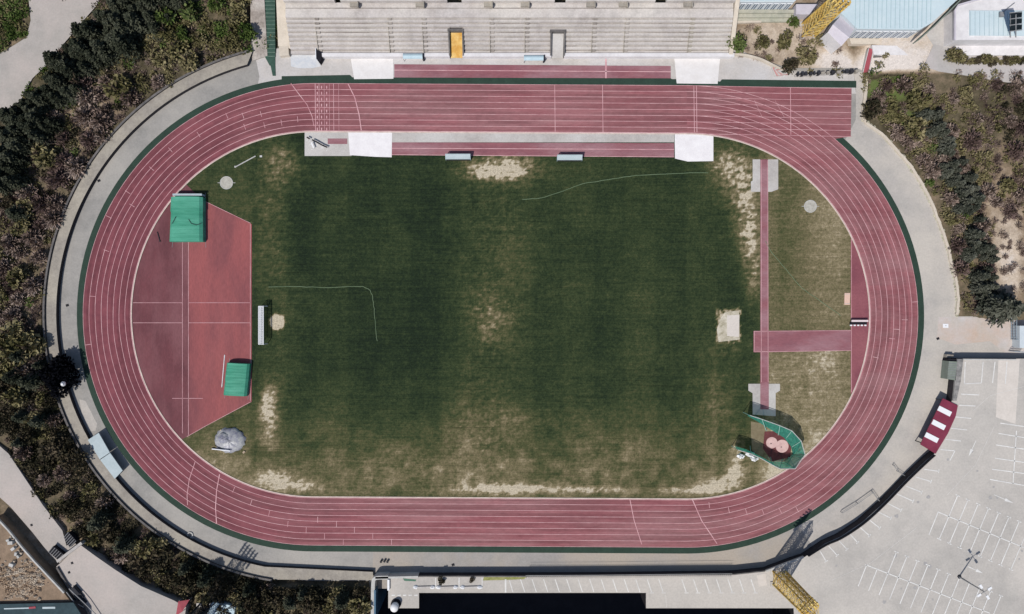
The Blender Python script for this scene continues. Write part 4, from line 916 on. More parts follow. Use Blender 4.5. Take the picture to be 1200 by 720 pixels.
for x, lab in ((497, 'rounded white wheel stop in the westernmost marked bay on the southern deck'), (524, 'rounded white wheel stop in the middle marked bay on the southern deck'), (552, 'rounded white wheel stop in the easternmost marked bay on the southern deck')):
    t = thing('wheel_stop', lab, 'wheel stop', W(x, 688, ZD)); q = W(x, 688.2, ZD)
    b = MB(); b.box(q.x, q.y, ZD + .05, 3.6, .4, .2, .03); b.build('bar', M['pad'], t)
    for s in (-1, 1): lump(q.x + s * 1.75, q.y, .6, .38, .4, 14, int(x) + s, .3, ZD).build('end_block', M['white'], t)
# unseen block added south of the frame to shade the light well
t = thing('shade_block', 'unseen block added beyond the southern light well to shade it', 'building', (W(690, 800, 0).x, W(690, 800, 0).y, -10))
b = MB(); b.box(W(655, 800).x, W(655, 840).y, -10.4, 84, 22, 29); b.build('wall', M['beige'], t)
b = MB(); b.box(W(655, 800).x, W(655, 840).y, 18.6, 84.6, 22.6, .5); b.build('roof', M['wall'], t)
# ------------------------------------------------------------------ floodlight towers
def tower(label, base, paint='yellow'):
    t = thing('floodlight_tower', label, 'floodlight tower', base, 'lattice floodlight towers')
    B = Vector(base); hh = 16.0; w0, w1 = 1.35, 1.1
    def cor(k, z): w = w0 + (w1 - w0) * z / hh; a, c = ((-1, -1), (1, -1), (1, 1), (-1, 1))[k]; return B + Vector((a * w, c * w, z))
    for k in range(4): b = MB(); b.tube(cor(k, 0), cor(k, hh), .2, 8, .15); b.build('leg', M[paint], t)
    b = MB(); n = 10
    for i in range(n):
        z0, z1 = hh * i / n, hh * (i + 1) / n
        for k in range(4):
            j = (k + 1) % 4; b.tube(cor(k, z0), cor(j, z1), .055, 5); b.tube(cor(j, z0), cor(k, z1), .055, 5); b.tube(cor(k, z1), cor(j, z1), .05, 5)
        b.tube(cor(0, z1), cor(2, z1), .05, 5); b.tube(cor(1, z1), cor(3, z1), .05, 5)
    b.build('bracing', M[paint], t)
    b = MB()
    for s in (-.28, .28): b.tube(B + Vector((s, -w0 * .6, 0)), B + Vector((s, -w1 * .6, hh)), .05, 5)
    for i in range(37): z = .4 + i * .41; y = -.6 * (w0 + (w1 - w0) * z / hh); b.tube(B + Vector((-.28, y, z)), B + Vector((.28, y, z)), .035, 5)
    b.build('ladder', M['grey'], t)
    b = MB(); b.tube(B + Vector((.7, .7, 0)), B + Vector((.6, .6, hh)), .28, 8); b.build('cable_duct', M[paint], t)
    b = MB()
    for sx in (-1, 1):
        for sy in (-1, 1): b.box(B.x + sx * w0, B.y + sy * w0, B.z - .3, 1.0, 1.0, .5)
    b.pieces('footing', M['pad'], t)
    toc = Vector((-B.x, -B.y, 0)).normalized(); side = Vector((-toc.y, toc.x, 0))
    b = MB()
    for c in range(5):
        x = (c - 2) * .8; p = B + toc * (w1 + .5) + side * x; b.tube(p + Vector((0, 0, 14.4)), p + Vector((0, 0, 18.0)), .2, 6)
    for r in range(3): p = B + toc * (w1 + .5) + Vector((0, 0, 15.6 + r * 1.0)); b.tube(p - side * 1.9, p + side * 1.9, .07, 6)
    b.build('head_frame', M[paint], t)
    for r in range(3):
        for c in range(5):
            p = B + toc * (w1 + .75) + side * (c - 2) * .8 + Vector((0, 0, 15.8 + r * 1.0)); d = (toc - Vector((0, 0, .55))).normalized()
            b = MB(); b.tube(p, p + d * .42, .13, 8, .18); o = b.build('floodlight', M[paint], t)
    return t
tw = tower('yellow lattice floodlight tower standing by the light well and car park', W(913, 677, ZD))
tower('yellow lattice floodlight tower standing by the pale blue roofed building', W(947, 36, 0))
tower('dark lattice floodlight tower in the scrub at the south west end of the access ramp', W(241, 717, 2.0), 'dark')
# ------------------------------------------------------------------ car park lamp
q = W(1124, 676, ZD); t = thing('lamp_mast', 'grey car park lamp mast with four lamp heads among the painted bays', 'street lamp', q)
b = MB(); b.tube(q, q + Vector((0, 0, 7.6)), .17, 10, .1); b.build('pole', M['grey'], t); b = MB(); b.disc(q, .4, ZD, ZD + .15, 14); b.build('base', M['dark'], t)
top = q + Vector((0, 0, 7.6))
for k in range(4):
    a = math.radians(32 + 90 * k); d = Vector((math.cos(a), math.sin(a), 0)); b = MB(); b.tube(top, top + d * .9, .05); o = b.build('arm', M['grey'], t)
    b = MB(); p = top + d * 1.25; b.box(p.x, p.y, top.z - .05, .85, .42, .16, a); b.build('lamp_head', M['white'], t)
q = W(80, 449, 3.2); t = thing('lamp_post', 'round white globe lamp beside the black tree on the western ledge', 'street lamp', (q.x, q.y, 0))
b = MB(); b.tube((q.x, q.y, 0), (q.x, q.y, 4.4), .08); b.build('pole', M['dark'], t); b = MB()
for i in range(6):
    z0, z1 = 4.4 + .8 * i / 6, 4.4 + .8 * (i + 1) / 6; f = lambda z: math.sqrt(max(.001, .16 - (z - 4.8) ** 2)) * 1.25 + .02
    b.tube((q.x, q.y, z0), (q.x, q.y, z1), f(z0), 14, f(z1))
b.build('globe', M['white'], t, True)
# ------------------------------------------------------------------ barriers on the east walkway
for pts, lab in (([(987, 601), (1005, 590), (1023, 577), (1030, 587)], 'long thin grey barrier on the walkway by the curved dark wall'), ([(1048, 546), (1053, 553), (1062, 559), (1056, 564)], 'short thin grey barrier on the walkway at the tip of the curved dark wall')):
    t = thing('metal_barrier', lab, 'barrier', W(*pts[1], 0)); P = [W(x, y, .8) for x, y in pts]
    b = MB(); b.path([Vector((p.x, p.y, 1.0)) for p in P], .05); b.path([Vector((p.x, p.y, .5)) for p in P], .04); b.build('rail', M['grey'], t)
    for p in P: b = MB(); b.tube((p.x, p.y, 0), (p.x, p.y, 1.05), .06); b.build('post', M['grey'], t)
# ------------------------------------------------------------------ north-east corner
t = thing('planter_fence', 'row of dark planters and pickets along the wall above the green chute strip', 'fence', W(965, 87, 0))
b = MB(); p, q = W(932, 88.8, .6), W(1006, 84.8, .6); wallstrip(b, [p, q], .3, 0, .5); b.build('low_wall', M['pad'], t)
r = random.Random(3); x = 934
while x < 1004:
    w = r.choice([2.2, 3.2, 4.2]); z = r.uniform(.8, 1.5); c = W(x + w / 2, 87.6 - (x - 932) * .054, z * .7); b = MB(); b.box(c.x, c.y, 0, w * S, .55, z, .05); b.build('planter', M['dark'] if r.random() < .7 else M['band'], t); x += w + r.uniform(.8, 2.6)
t = thing('ramp_stair', 'faded red ramp with white edges between forecourt and sprint track', 'ramp', W(1016, 72, 0))
L4 = [(1012, 84.5), (1018.5, 86), (1022, 59.5), (1016.5, 58)]
b = MB(); b.prism([W(x, y, .5)[:2] for x, y in L4], -.1, [.3, .3, 1.1, 1.1]); b.build('ramp', M['red'], t)
for a, c in ((0, 3), (1, 2)):
    b = MB(); p, q = W(*L4[a], .6), W(*L4[c], .6); b.prism([(p.x - .08, p.y), (p.x + .08, p.y), (q.x + .08, q.y), (q.x - .08, q.y)], -.1, [.36, .36, 1.16, 1.16]); b.build('side_kerb', M['coping'], t)
t = thing('ramp_stair', 'pinkish steps at the corner of the grandstand forecourt below the dry scrub', 'steps', W(915, 87, 0))
for i in range(5):
    b = MB(); b.prism([W(x, y, .3)[:2] for x, y in ((904 + i * 1.5, 78 + i * 1.4), (909 + i * 3.2, 77 + i * 1.2), (914 + i * 3.4, 89 - .5 * i), (908 + i * 2.2, 90 - .6 * i))], -.1, .2 + .12 * i); b.build('step', mat('pink_step', C(188, 132, 130), C(200, 160, 154), .9, fine=.1) if i % 2 else M['pad'], t)
t = thing('retaining_wall', 'low pale wall curving between grandstand end and pinkish steps', 'wall', W(885, 70, 0))
b = MB(); wallstrip(b, [W(x, y, .6) for x, y in smooth_path([(858, 64), (872, 64.5), (890, 69), (905, 76), (922, 84.5)], 5)], .45, 0, .7); b.build('wall_body', M['beige'], t)
# pale kerb round the east walkway
t = thing('boundary_wall', 'pale crumbling wall round the outer edge of the eastern walkway below the slope', 'wall', W(1100, 260, 0))
ew = [(1017, 88), (1013.5, 118), (1012.5, 140), (1034, 157), (1055, 180), (1070, 198), (1081, 216), (1092, 237), (1101, 260), (1110, 285), (1116, 310), (1121, 330), (1123.5, 350), (1122, 369)]
b = MB(); wallstrip(b, [W(x + random.uniform(-.5, .5), y + random.uniform(-.5, .5), .5) for x, y in smooth_path(ew, 4)], .5, -.1, .45); b.build('wall_body', M['beige'], t)
b = MB(); rw = random.Random(8)
for x, y in smooth_path(ew[2:], 9):
    c = W(x - 1.2 + rw.uniform(-.9, .9), y + rw.uniform(-.8, .8), .1); lump(c.x, c.y, rw.uniform(.2, .6), rw.uniform(.2, .6), rw.uniform(.12, .4), 7, rw.randrange(999), .6).build('broken_edge', M['lichen'], t)

def windows(p0, p1, z0, z1, n, parent, frac=.7, out=.05):
    """n windows along a facade running p0 -> p1 (world xy), outward normal on the right"""
    d = Vector((p1[0] - p0[0], p1[1] - p0[1], 0)); L = d.length; d.normalize(); nr = Vector((d.y, -d.x, 0))
    for i in range(n):
        c = Vector((p0[0], p0[1], 0)) + d * L * (i + .5) / n; w = L / n * frac
        b = MB(); a = c - d * w / 2 + nr * .02; e = c + d * w / 2 + nr * .02
        q = [a + nr * .08, e + nr * .08]; ring_ = MB()
        b.prism([(a.x - nr.x * .2, a.y - nr.y * .2), (e.x - nr.x * .2, e.y - nr.y * .2), (e.x + nr.x * .04, e.y + nr.y * .04), (a.x + nr.x * .04, a.y + nr.y * .04)], z0, z1)
        f = b.build('window', M['glass'], parent)
        b = MB()
        for zz in (z0 - .08, z1): b.prism([(a.x - d.x * .08, a.y - d.y * .08), (e.x + d.x * .08, e.y + d.y * .08), (e.x + d.x * .08 + nr.x * .12, e.y + d.y * .08 + nr.y * .12), (a.x - d.x * .08 + nr.x * .12, a.y - d.y * .08 + nr.y * .12)], zz, zz + .08)
        for P_ in (a, c, e): b.prism([(P_.x - d.x * .05, P_.y - d.y * .05), (P_.x + d.x * .05, P_.y + d.y * .05), (P_.x + d.x * .05 + nr.x * .1, P_.y + d.y * .05 + nr.y * .1), (P_.x - d.x * .05 + nr.x * .1, P_.y - d.y * .05 + nr.y * .1)], z0, z1)
        b.build('frame', M['white'], f)
def seams(px_lines, z, name, m, parent, w=.09, hh=.08):
    b = MB()
    for p, q in px_lines: P_, Q = W(*p, z), W(*q, z); wallstrip(b, [P_, Q], w, z + .003, z + hh)
    return b.build(name, m, parent)
hA = 5.6
bA = thing('sports_hall', 'large building with a pale blue ribbed roof at the north east corner', 'building', W(1040, 30, 0))
roof = [(1005, 34), (1078, 35), (1092, 27), (1124, -2), (1160, -40), (990, -40), (984, 14)]
b = MB(); P = [W(x, y, hA)[:2] for x, y in roof]; b.prism(P, -.3, hA - .2); b.build('wall', M['facade'], bA)
b = MB(); b.prism(P, hA - .2, hA); rf = b.build('roof', M['blueroof'], bA)
b = MB()
for i in range(18):
    x = 1002 + i * 5.2; y1 = 33.4 if x < 1078 else 34 - (x - 1078) * .78
    P_, Q = W(x - .0, y1, hA), W(x + 1.2, -38, hA); wallstrip(b, [P_, Q], .1, hA + .003, hA + .09)
b.build('roof_rib', mat('blue_roof_rib', C(176, 198, 204), fine=.02), rf)
b = MB(); wallstrip(b, [W(x, y, hA + .5) for x, y in ((1062, 62), (1078, 46), (1095, 31), (1124, 2), (1150, -24))][1:], .2, hA - 2, hA + .35); b.build('parapet', M['greygreen'], bA)
p0, p1 = P[0], P[1]; windows(p0, p1, 1.2, 4.6, 9, bA)
b = MB(); b.prism([W(x, y, 1.4)[:2] for x, y in ((996, 44), (1068, 44.5), (1066, 52), (998, 51))], -.2, 1.2); b.build('terrace', M['beige'], bA)
b = MB(); b.prism([W(x, y, 1.4)[:2] for x, y in ((1022, 53), (1066, 54), (1086, 36), (1088, 38), (1068, 65), (1024, 64))], -.2, 1.35); b.build('terrace_wall', M['white_wall'], bA)
ww = thing('gabled_annex', 'small lavender gabled annex between the yellow tower and the sports hall', 'building', W(985, 40, 0))
q = [(970, 38), (984.5, 19.5), (1002, 33), (986, 54)]; zz = 4.6
b = MB(); PA = [W(x, y, zz)[:2] for x, y in q]; b.prism(PA, -.3, zz - .05); b.build('wall', M['white_wall'], ww)
b = MB(); e0, e1 = W(976, 29, zz + .8), W(995, 44, zz + .8); c = [W(x, y, zz) for x, y in q]
b.quad(c[0], e0, e1, c[3]); b.quad(e0, c[1], c[2], e1); b.quad(c[0], c[1], e0); b.quad(c[2], c[3], e1); b.build('roof', M['lav'], ww)
b = MB(); w_ = [W(x, y, 2) for x, y in ((979, 52), (984, 55))]; b.box(w_[0].x, w_[0].y - .4, .2, 1.6, .2, 2.1); b.build('door', M['greygreen'], ww)
bB = thing('white_building', 'white building with a pale ribbed roof panel beside the sandy street', 'building', W(1160, 45, 1.4))
hB = 5.2
b = MB(); PB_ = [W(x, y, hB)[:2] for x, y in ((1119, 12), (1122, 6), (1240, -30), (1240, 47), (1119, 47))]; b.prism(PB_, 1.2, hB); b.build('wall', M['white_wall'], bB)
b = MB(); b.prism([W(x, y, hB)[:2] for x, y in ((1135.5, 13), (1240, 13), (1240, 43), (1135.5, 42))], hB + .003, hB + .2); rf = b.build('roof', M['blueroof'], bB)
seams([((1137 + 5.5 * i, 13.6), (1137 + 5.5 * i, 42)) for i in range(9)], hB + .2, 'roof_rib', mat('pale_roof_rib', C(178, 196, 202), fine=.02), rf)
b = MB(); wallstrip(b, [W(x, y, hB + .3) for x, y in ((1119.3, 47), (1119.3, 12), (1123, 6), (1186, -12))], .3, hB + .001, hB + .35); b.build('parapet', M['lav'], bB)
b = MB(); b.prism([W(x, y, 2)[:2] for x, y in ((1119, 52), (1240, 53), (1240, 65), (1126, 65), (1119, 60))], 1.2, 2); b.build('terrace', M['white_wall'], bB)
b = MB(); q = W(1174, 17, hB + .6); b.box(q.x, q.y, hB, .8, .9, .8); b.build('roof_vent', M['grey'], bB)
b = MB(); wallstrip(b, [W(1176, 14, hB + .4), W(1190, 3, hB + .4)], .12, hB + .2, hB + .3); b.build('roof_pipe', M['grey'], bB)
t = thing('panel_board', 'tall dark three panel board on two legs standing on the white building', 'solar panel', W(1190, 44, hB))
for i in range(3):
    b = MB(); z0, z1 = 6.6 + i * 1.15, 6.6 + (i + 1) * 1.15 - .12; y0, y1 = 36.5 - i * 7.2, 36.5 - (i + 1) * 7.2 + .7; f = .0
    b.quad(W(1183.2, y0, z0), W(1197.6, y0 - 2.0, z0), W(1197.8, y1 - 1.2, z1), W(1183.0, y1, z1)); b.build('panel', M['solar'], t)
b = MB()
for x in (1184, 1190.5): b.tube(W(x, 44, hB), W(x, 17, 9.6), .1)
b.pieces('leg', M['grey'], t)
b = MB()
for i in range(4): b.tube(W(1183, 37 - i * 7.2, 6.55 + i * 1.15), W(1197.7, 35.2 - i * 7.2, 6.55 + i * 1.15), .09)
b.pieces('crossbar', M['grey'], t)
bC = thing('changing_block', 'low building with a strip of bluish windows behind the east end of the grandstand', 'building', W(898, 14, 0))
hC = 4.6
b = MB(); PC = [W(x, y, hC)[:2] for x, y in ((861, 2.5), (931, 2.5), (931, -40), (861, -40))]; b.prism(PC, -.3, hC); b.build('wall', M['facade'], bC)
b = MB(); b.prism([W(x, y, hC)[:2] for x, y in ((860, 1.5), (932, 1.5), (932, -41), (860, -41))], hC + .002, hC + .25); b.build('roof', M['blueroof'], bC)
windows(PC[0], PC[1], .9, 3.9, 9, bC)
b = MB(); b.prism([W(x, y, 2)[:2] for x, y in ((932, 6), (958, 6), (948, 18), (932, 18))], -.2, 2.4); b.build('side_block', M['lav'], bC)
t = thing('terraced_bank', 'pale greenish concrete steps below the windowed block east of the grandstand', 'steps', W(897, 18, 0))
for i in range(3): b = MB(); p = [W(x, y, .6)[:2] for x, y in ((862, 13 + i * 4.2), (931, 13 + i * 4.2), (931, 17 + i * 4.2), (860, 17 + i * 4.2))]; b.prism(p, -.2, 1.3 - .4 * i); b.build('step', mat('lichened_concrete', C(176, 176, 158), C(158, 158, 146), .8, C(190, 186, 170), .3, fine=.1), t)
t = thing('retaining_wall', 'cream low wall across the dry slope below the greenish steps', 'wall', W(890, 26, 0)); b = MB(); wallstrip(b, [W(852, 26.5, .5), W(892, 25.5, .5)], .4, -.1, .6); b.build('wall_body', M['beige'], t)
t = thing('boundary_wall', 'dark low wall below the forecourt east of the red ramp', 'wall', W(1045, 66, 0)); b = MB(); wallstrip(b, [W(x, y, .9) for x, y in ((1024, 66.5), (1044, 66.8), (1066, 67))], .35, -.1, 1.0); b.build('wall_body', M['wall'], t)
t = thing('gate', 'bluish metal gate at the east end of the ramp north of the car park', 'gate', W(1195, 405, 0))
for a, c in (((1191.5, 372), (1191.5, 398)), ((1189, 412), (1202, 413)), ((1191.5, 398), (1201, 399))):
    b = MB(); p, q = W(*a, 1.8), W(*c, 1.8); 
    for zz in (.3, 1.0, 1.8): b.tube((p.x, p.y, zz), (q.x, q.y, zz), .06)
    for i in range(9): r_ = p.lerp(q, i / 8); b.tube((r_.x, r_.y, 0), (r_.x, r_.y, 1.85), .045)
    b.build('gate_leaf', mat('bluish_metal', C(150, 164, 176), fine=.05), t)
b = MB(); b.prism([W(x, y, 2.2)[:2] for x, y in ((1195, 382), (1210, 382), (1210, 408), (1195, 408))], 0, 2.2); b.build('gatehouse', M['facade'], t)

# ------------------------------------------------------------------ south-west corner
t = thing('road_gate', 'pale beam with dark grilles across the joint between the lower road and the access ramp', 'gate', W(82, 650, 3.5))
b = MB(); wallstrip(b, [W(66.5, 658.5, 4.3), W(95.5, 636.5, 4.3)], .55, 2.6, 4.3); b.build('beam', M['pad'], t)
for p4 in (((73.5, 631), (79, 624.5), (88, 634.5), (80, 642.5)), ((55.5, 648), (61, 641), (73, 650.5), (66, 657))):
    b = MB(); Q = [W(x, y, 4.0) for x, y in p4]; b.prism([q[:2] for q in Q], 2.4, 3.6); g = b.build('side_block', M['black'], t)
    b = MB()
    for i in range(6):
        f = i / 5; a, c = Q[0].lerp(Q[3], f), Q[1].lerp(Q[2], f); b.tube((a.x, a.y, 3.7), (c.x, c.y, 3.7), .06)
    b.build('grille', M['grey'], t)
for x, y, lab in ((37, 615.5, 'small dark drain grate on the road beside the dark lane'), (84.5, 660, 'upper of two small dark drain grates on the access ramp'), (81, 671, 'lower of two small dark drain grates on the access ramp')):
    z = 2.7 if y < 620 else 3.5
    t = thing('drain_grate', lab, 'drain', W(x, y, z)); q = W(x, y, z); b = MB(); b.box(q.x, q.y, z, .45, .45, .05, .4); b.build('frame', M['dark'], t); b = MB(); b.box(q.x, q.y, z + .05, .1, .4, .02, .4); b.box(q.x + .15, q.y, z + .05, .06, .4, .02, .4); b.build('bars', M['black'], t)
t = thing('parapet_wall', 'thin pale kerb wall along the rubble plot above the dark lane', 'wall', W(20, 634, 4.8)); b = MB(); wallstrip(b, [W(x, y, 5) for x, y in ((-4, 607), (10, 622), (26, 642), (41, 659), (58, 677), (75, 695))], .3, 4.7, 5.1); b.build('wall_body', M['coping'], t)
b = MB(); wallstrip(b, [W(x, y, 3.7) for x, y in ((67, 665), (84, 694), (100, 712), (116, 745))], .35, 3.4, 3.9); o = b.build('ramp_kerb', M['wall'], t)
t = thing('outdoor_stair', 'dark metal stair with railings at the foot of the access ramp beside the rubble plot', 'stairs', W(95, 700, 0))
for i in range(7): b = MB(); c = W(88 + i * 4.2, 693 + i * 5, 4.2 - .3 * i); b.box(c.x, c.y, 0.5, 1.9, 1.0, 3.7 - .3 * i, math.radians(-50)); b.build('step', M['dark'], t)
b = MB(); b.path([W(78, 694, 4.9), W(87, 706, 4.9), W(98, 712, 4.2)], .1); b.path([W(81, 690, 4.9), W(100, 708, 4.6), W(118, 726, 4)], .1); b.pieces('railing', M['grey'], t)
t = thing('low_building', 'dark teal roofed building south of the rubble plot', 'building', W(40, 716, 0))
b = MB(); P = [W(x, y, 5.5)[:2] for x, y in ((-10, 708.5), (86, 706.5), (96, 722), (96, 780), (-10, 780))]; b.prism(P, -.3, 5.3); b.build('wall', M['dark'], t); b = MB(); b.prism(P, 5.303, 5.5); rf = b.build('roof', M['tealroof'], t)
seams([((2 + 3 * 1, 713.5), (34, 712.6))], 5.5, 'roof_strip', M['shedroof'], rf, .25); seams([((50, 712.4), (65, 712.2))], 5.5, 'roof_strip', M['shedroof'], rf, .4); seams([((34, 712.6), (42, 711.8))], 5.5, 'roof_strip', M['red'], rf, .4)
t = thing('red_awning', 'small triangular red awning at the end of the access ramp', 'awning', W(214, 713, 3.5))
b = MB(); c = [W(206, 722, 4.6), W(210, 704, 4.6), W(222, 703, 4.6), W(215, 716, 4.6)]; b.quad(*[(p.x, p.y, 4.6 + (.4 if i in (1, 3) else 0)) for i, p in enumerate(c)][::-1]); b.build('cloth', M['red'], t)
b = MB(); [b.tube((p.x, p.y, 3.4), (p.x, p.y, 4.6), .06) for p in c]; b.pieces('post', M['grey'], t)
t = thing('collapsed_shed', 'ragged white sheet roof beside the south west floodlight tower', 'shed', W(258, 713, 1.5))
b = MB(); b.prism([W(x, y, 3.6)[:2] for x, y in ((246, 711), (250, 705.5), (258, 708), (268, 709), (275, 713), (273, 724), (240, 724))], 1.0, [3.4, 3.7, 3.5, 3.7, 3.4, 3.3, 3.3]); b.build('roof', M['bluepanel'], t)
b = MB(); b.tube(W(245, 713, 3.9), W(252, 707, 3.9), .12); b.tube(W(266, 714, 3.9), W(274, 712, 3.9), .1); b.pieces('pole', M['black'], t)
# boulders and pale blocks on the rubble plot
for i, (x, y, s) in enumerate(((13, 636, 5), (16, 643, 4), (19.5, 649, 3.5), (22, 652, 3), (14, 662, 4.5), (10, 633, 3))):
    t = thing('concrete_block', 'pale broken concrete block in the line of debris along the edge of the rubble plot', 'concrete block', W(x, y, 4.8), 'pale broken blocks on the rubble plot')
    c = W(x, y, 5.3); b = MB(); b.box(c.x, c.y, 4.75, s * S * 1.1, s * S * .75, .9, i * .7); b.build('slab', M['coping'], t); b = MB(); b.box(c.x + .3, c.y + .5, 4.75, .5, .35, .5, i); b.build('fragment', M['rock'], t)
b = MB(); r = random.Random(9)
for i in range(420):
    x, y = r.gauss(24, 14), r.gauss(682, 10)
    if not (-5 < x < 62 and 655 < y < 704) or y < 600 + x * 1.3 + 10: continue
    c = W(x, y, 5); s = r.uniform(.15, .5); lump(c.x, c.y, s, s * r.uniform(.6, 1), s * 1.1, 7, i, .6, 4.78); bb = lump(c.x, c.y, s, s * r.uniform(.6, 1), s * 1.1, 7, i, .6, 4.78)
    k = len(b.v); b.v += bb.v; b.f += [tuple(k + q for q in f) for f in bb.f]
tag(b.build('rubble', M['rock']), 'heap of pale broken stones on the plot beside the dark lane', 'rubble', kind='stuff')
# ------------------------------------------------------------------ vegetation
def quads_mesh(name, co, m):
    n = co.shape[0]; me = bpy.data.meshes.new(name)
    me.vertices.add(n * 4); me.vertices.foreach_set('co', co.reshape(-1).astype(np.float32))
    me.loops.add(n * 4); me.loops.foreach_set('vertex_index', np.arange(n * 4, dtype=np.int32))
    me.polygons.add(n); me.polygons.foreach_set('loop_start', np.arange(0, n * 4, 4, dtype=np.int32)); me.polygons.foreach_set('loop_total', np.full(n, 4, dtype=np.int32))
    me.materials.append(m); me.update(); me.validate(); return me
def leaves(P, D, ln, wd, r):
    """P (n,3) roots, D (n,3) unit directions -> quads of length ln and width wd"""
    n = len(P); up = r.normal(size=(n, 3)); up[:, 2] += .8
    s = np.cross(D, up); s /= np.linalg.norm(s, axis=1, keepdims=True) + 1e-9
    ln = np.broadcast_to(ln, (n,))[:, None]; wd = np.broadcast_to(wd, (n,))[:, None]
    return np.stack([P - s * wd * .35, P + s * wd * .35, P + D * ln + s * wd * .5, P + D * ln - s * wd * .5], 1)
def unit(v): return v / (np.linalg.norm(v, axis=1, keepdims=True) + 1e-9)
def conifer_q(h, R, r, dens=1.0):
    Q = []
    for L_ in range(9):
        f = L_ / 8; z = h * (.18 + .8 * f); rad = R * (1 - f) ** .75 + .15; nb = int(13 - 6 * f)
        for k in range(nb):
            a = 2 * math.pi * (k + r.random()) / nb; rr = rad * r.uniform(.65, 1.12)
            for j in range(int(5 * dens)):
                t = (j + .6) / int(5 * dens); p = np.array([math.cos(a) * rr * t, math.sin(a) * rr * t, z - .28 * rr * t * t + r.normal(0, .08)])
                for q in range(3):
                    aa = a + r.normal(0, .7); Q.append((p, (math.cos(aa), math.sin(aa), r.normal(-.15, .3))))
    P = np.array([q[0] for q in Q]); D = unit(np.array([q[1] for q in Q])); return leaves(P, D, r.uniform(.3, .6, len(P)), r.uniform(.14, .28, len(P)), r)
def dome_q(R, h, n, r, ln=(.22, .45), wd=(.16, .34), lobes=5, flat=.15):
    C_ = [(0, 0, h * .35, R * .62)] + [(math.cos(a) * R * r.uniform(.4, .65), math.sin(a) * R * r.uniform(.4, .65), h * r.uniform(.2, .6), R * r.uniform(.32, .5)) for a in r.uniform(0, 6.28, lobes)]
    Q = []
    for cx, cy, cz, rr in C_:
        m_ = int(n / len(C_)); v = unit(r.normal(size=(m_, 3))); v[:, 2] = np.abs(v[:, 2]) * 1.0 - .1
        p = v * rr * (.55 + .5 * r.random((m_, 1))); p[:, 2] *= h / R * .9; Q.append((p + np.array([cx, cy, cz]), unit(v + r.normal(0, .55, (m_, 3)))))
    P = np.concatenate([q[0] for q in Q]); D = np.concatenate([q[1] for q in Q]); k = P[:, 2] > -.05; P, D = P[k], D[k]
    return leaves(P, D, r.uniform(*ln, len(P)), r.uniform(*wd, len(P)), r)
def twig_q(R, h, n, r):
    a = r.uniform(0, 6.28, n); el = r.uniform(.25, 1.4, n); D = np.stack([np.cos(a) * np.cos(el), np.sin(a) * np.cos(el), np.sin(el)], 1)
    t = r.random((n, 1)) ** .7; P = D * t * np.array([R, R, h]) * .75; D = unit(D + r.normal(0, .35, (n, 3)))
    return leaves(P, D, r.uniform(.18, .45, n), r.uniform(.06, .15, n), r)
def crown_mesh(kind, i, m, q): return quads_mesh(kind, q, m)
rv = np.random.default_rng(5)
PROTO = {'pine_tree': [(crown_mesh('crown', i, M['conifer'], conifer_q(5.2, 1.9, rv)), 5.2) for i in range(4)],
         'eastpine': [(crown_mesh('crown', i, M['eastpine'], conifer_q(4.2, 1.6, rv)), 4.2) for i in range(3)],
         'bush': [(crown_mesh('crown', i, M['bush'], dome_q(1.5, 2.0, 420, rv)), 2.0) for i in range(3)],
         'olive': [(crown_mesh('crown', i, M['olive'], dome_q(1.3, 1.6, 320, rv)), 1.6) for i in range(3)],
         'dry': [(crown_mesh('crown', i, M['drys'], twig_q(1.4, 1.5, 620, rv)), 1.6) for i in range(3)],
         'dark': [(crown_mesh('crown', i, M['darks'], dome_q(1.6, 2.2, 400, rv)), 2.2) for i in range(3)],
         'mauve': [(crown_mesh('crown', i, M['mauve'], twig_q(1.5, 1.4, 560, rv)), 1.5) for i in range(2)],
         'black': [(crown_mesh('crown', 0, M['blacktree'], dome_q(2.6, 3.2, 3400, rv, lobes=9)), 3.2)]}
tb = MB(); tb.tube((0, 0, -.6), (0, 0, 2.0), .16, 7, .08)
for a in range(3): tb.tube((0, 0, .9 + .3 * a), (.6 * math.cos(a * 2.1), .6 * math.sin(a * 2.1), 1.7 + .3 * a), .06, 5, .03)
_t = tb.build('trunk', M['trunk']); TRUNK = _t.data; bpy.data.objects.remove(_t)
def plant(kind, px, py, scale, name, label, cat, group=None, zb=None):
    me, h = random.choice(PROTO[kind]); z = tzf(px, py) if zb is None else zb
    p = W(px, py, z + h * scale * .55)
    o = bpy.data.objects.new(name, None); col.objects.link(o); o.location = (p.x, p.y, z - .05); o.rotation_euler[2] = random.uniform(0, 6.28)
    o.scale = (scale * random.uniform(.9, 1.1), scale * random.uniform(.9, 1.1), scale * random.uniform(.85, 1.1)); o.empty_display_size = .2
    for nm, d in (('crown', me), ('trunk', TRUNK)):
        c = bpy.data.objects.new(nm, d); col.objects.link(c); c.parent = o
    return tag(o, label, cat, group)
def inpoly(x, y, P):
    c = False; j = len(P) - 1
    for i in range(len(P)):
        if (P[i][1] > y) != (P[j][1] > y) and x < (P[j][0] - P[i][0]) * (y - P[i][1]) / (P[j][1] - P[i][1]) + P[i][0]: c = not c
        j = i
    return c
NWROAD = [(30, -6), (122, -6), (113, 9), (98, 26), (71, 58), (58, 76), (39, 94), (25, 120), (3, 135), (-6, 136), (-6, 64), (14, 52), (30, 42), (35, 24)]
LROAD = [(-8, 514), (12, 530), (32, 560), (52, 590), (76, 620), (92, 632), (116, 650), (138, 662), (166, 681), (206, 698), (224, 706), (222, 730), (-8, 730)]
def free(x, y): return caps(x, y) > 321 and not inpoly(x, y, NWROAD) and not inpoly(x, y, LROAD)
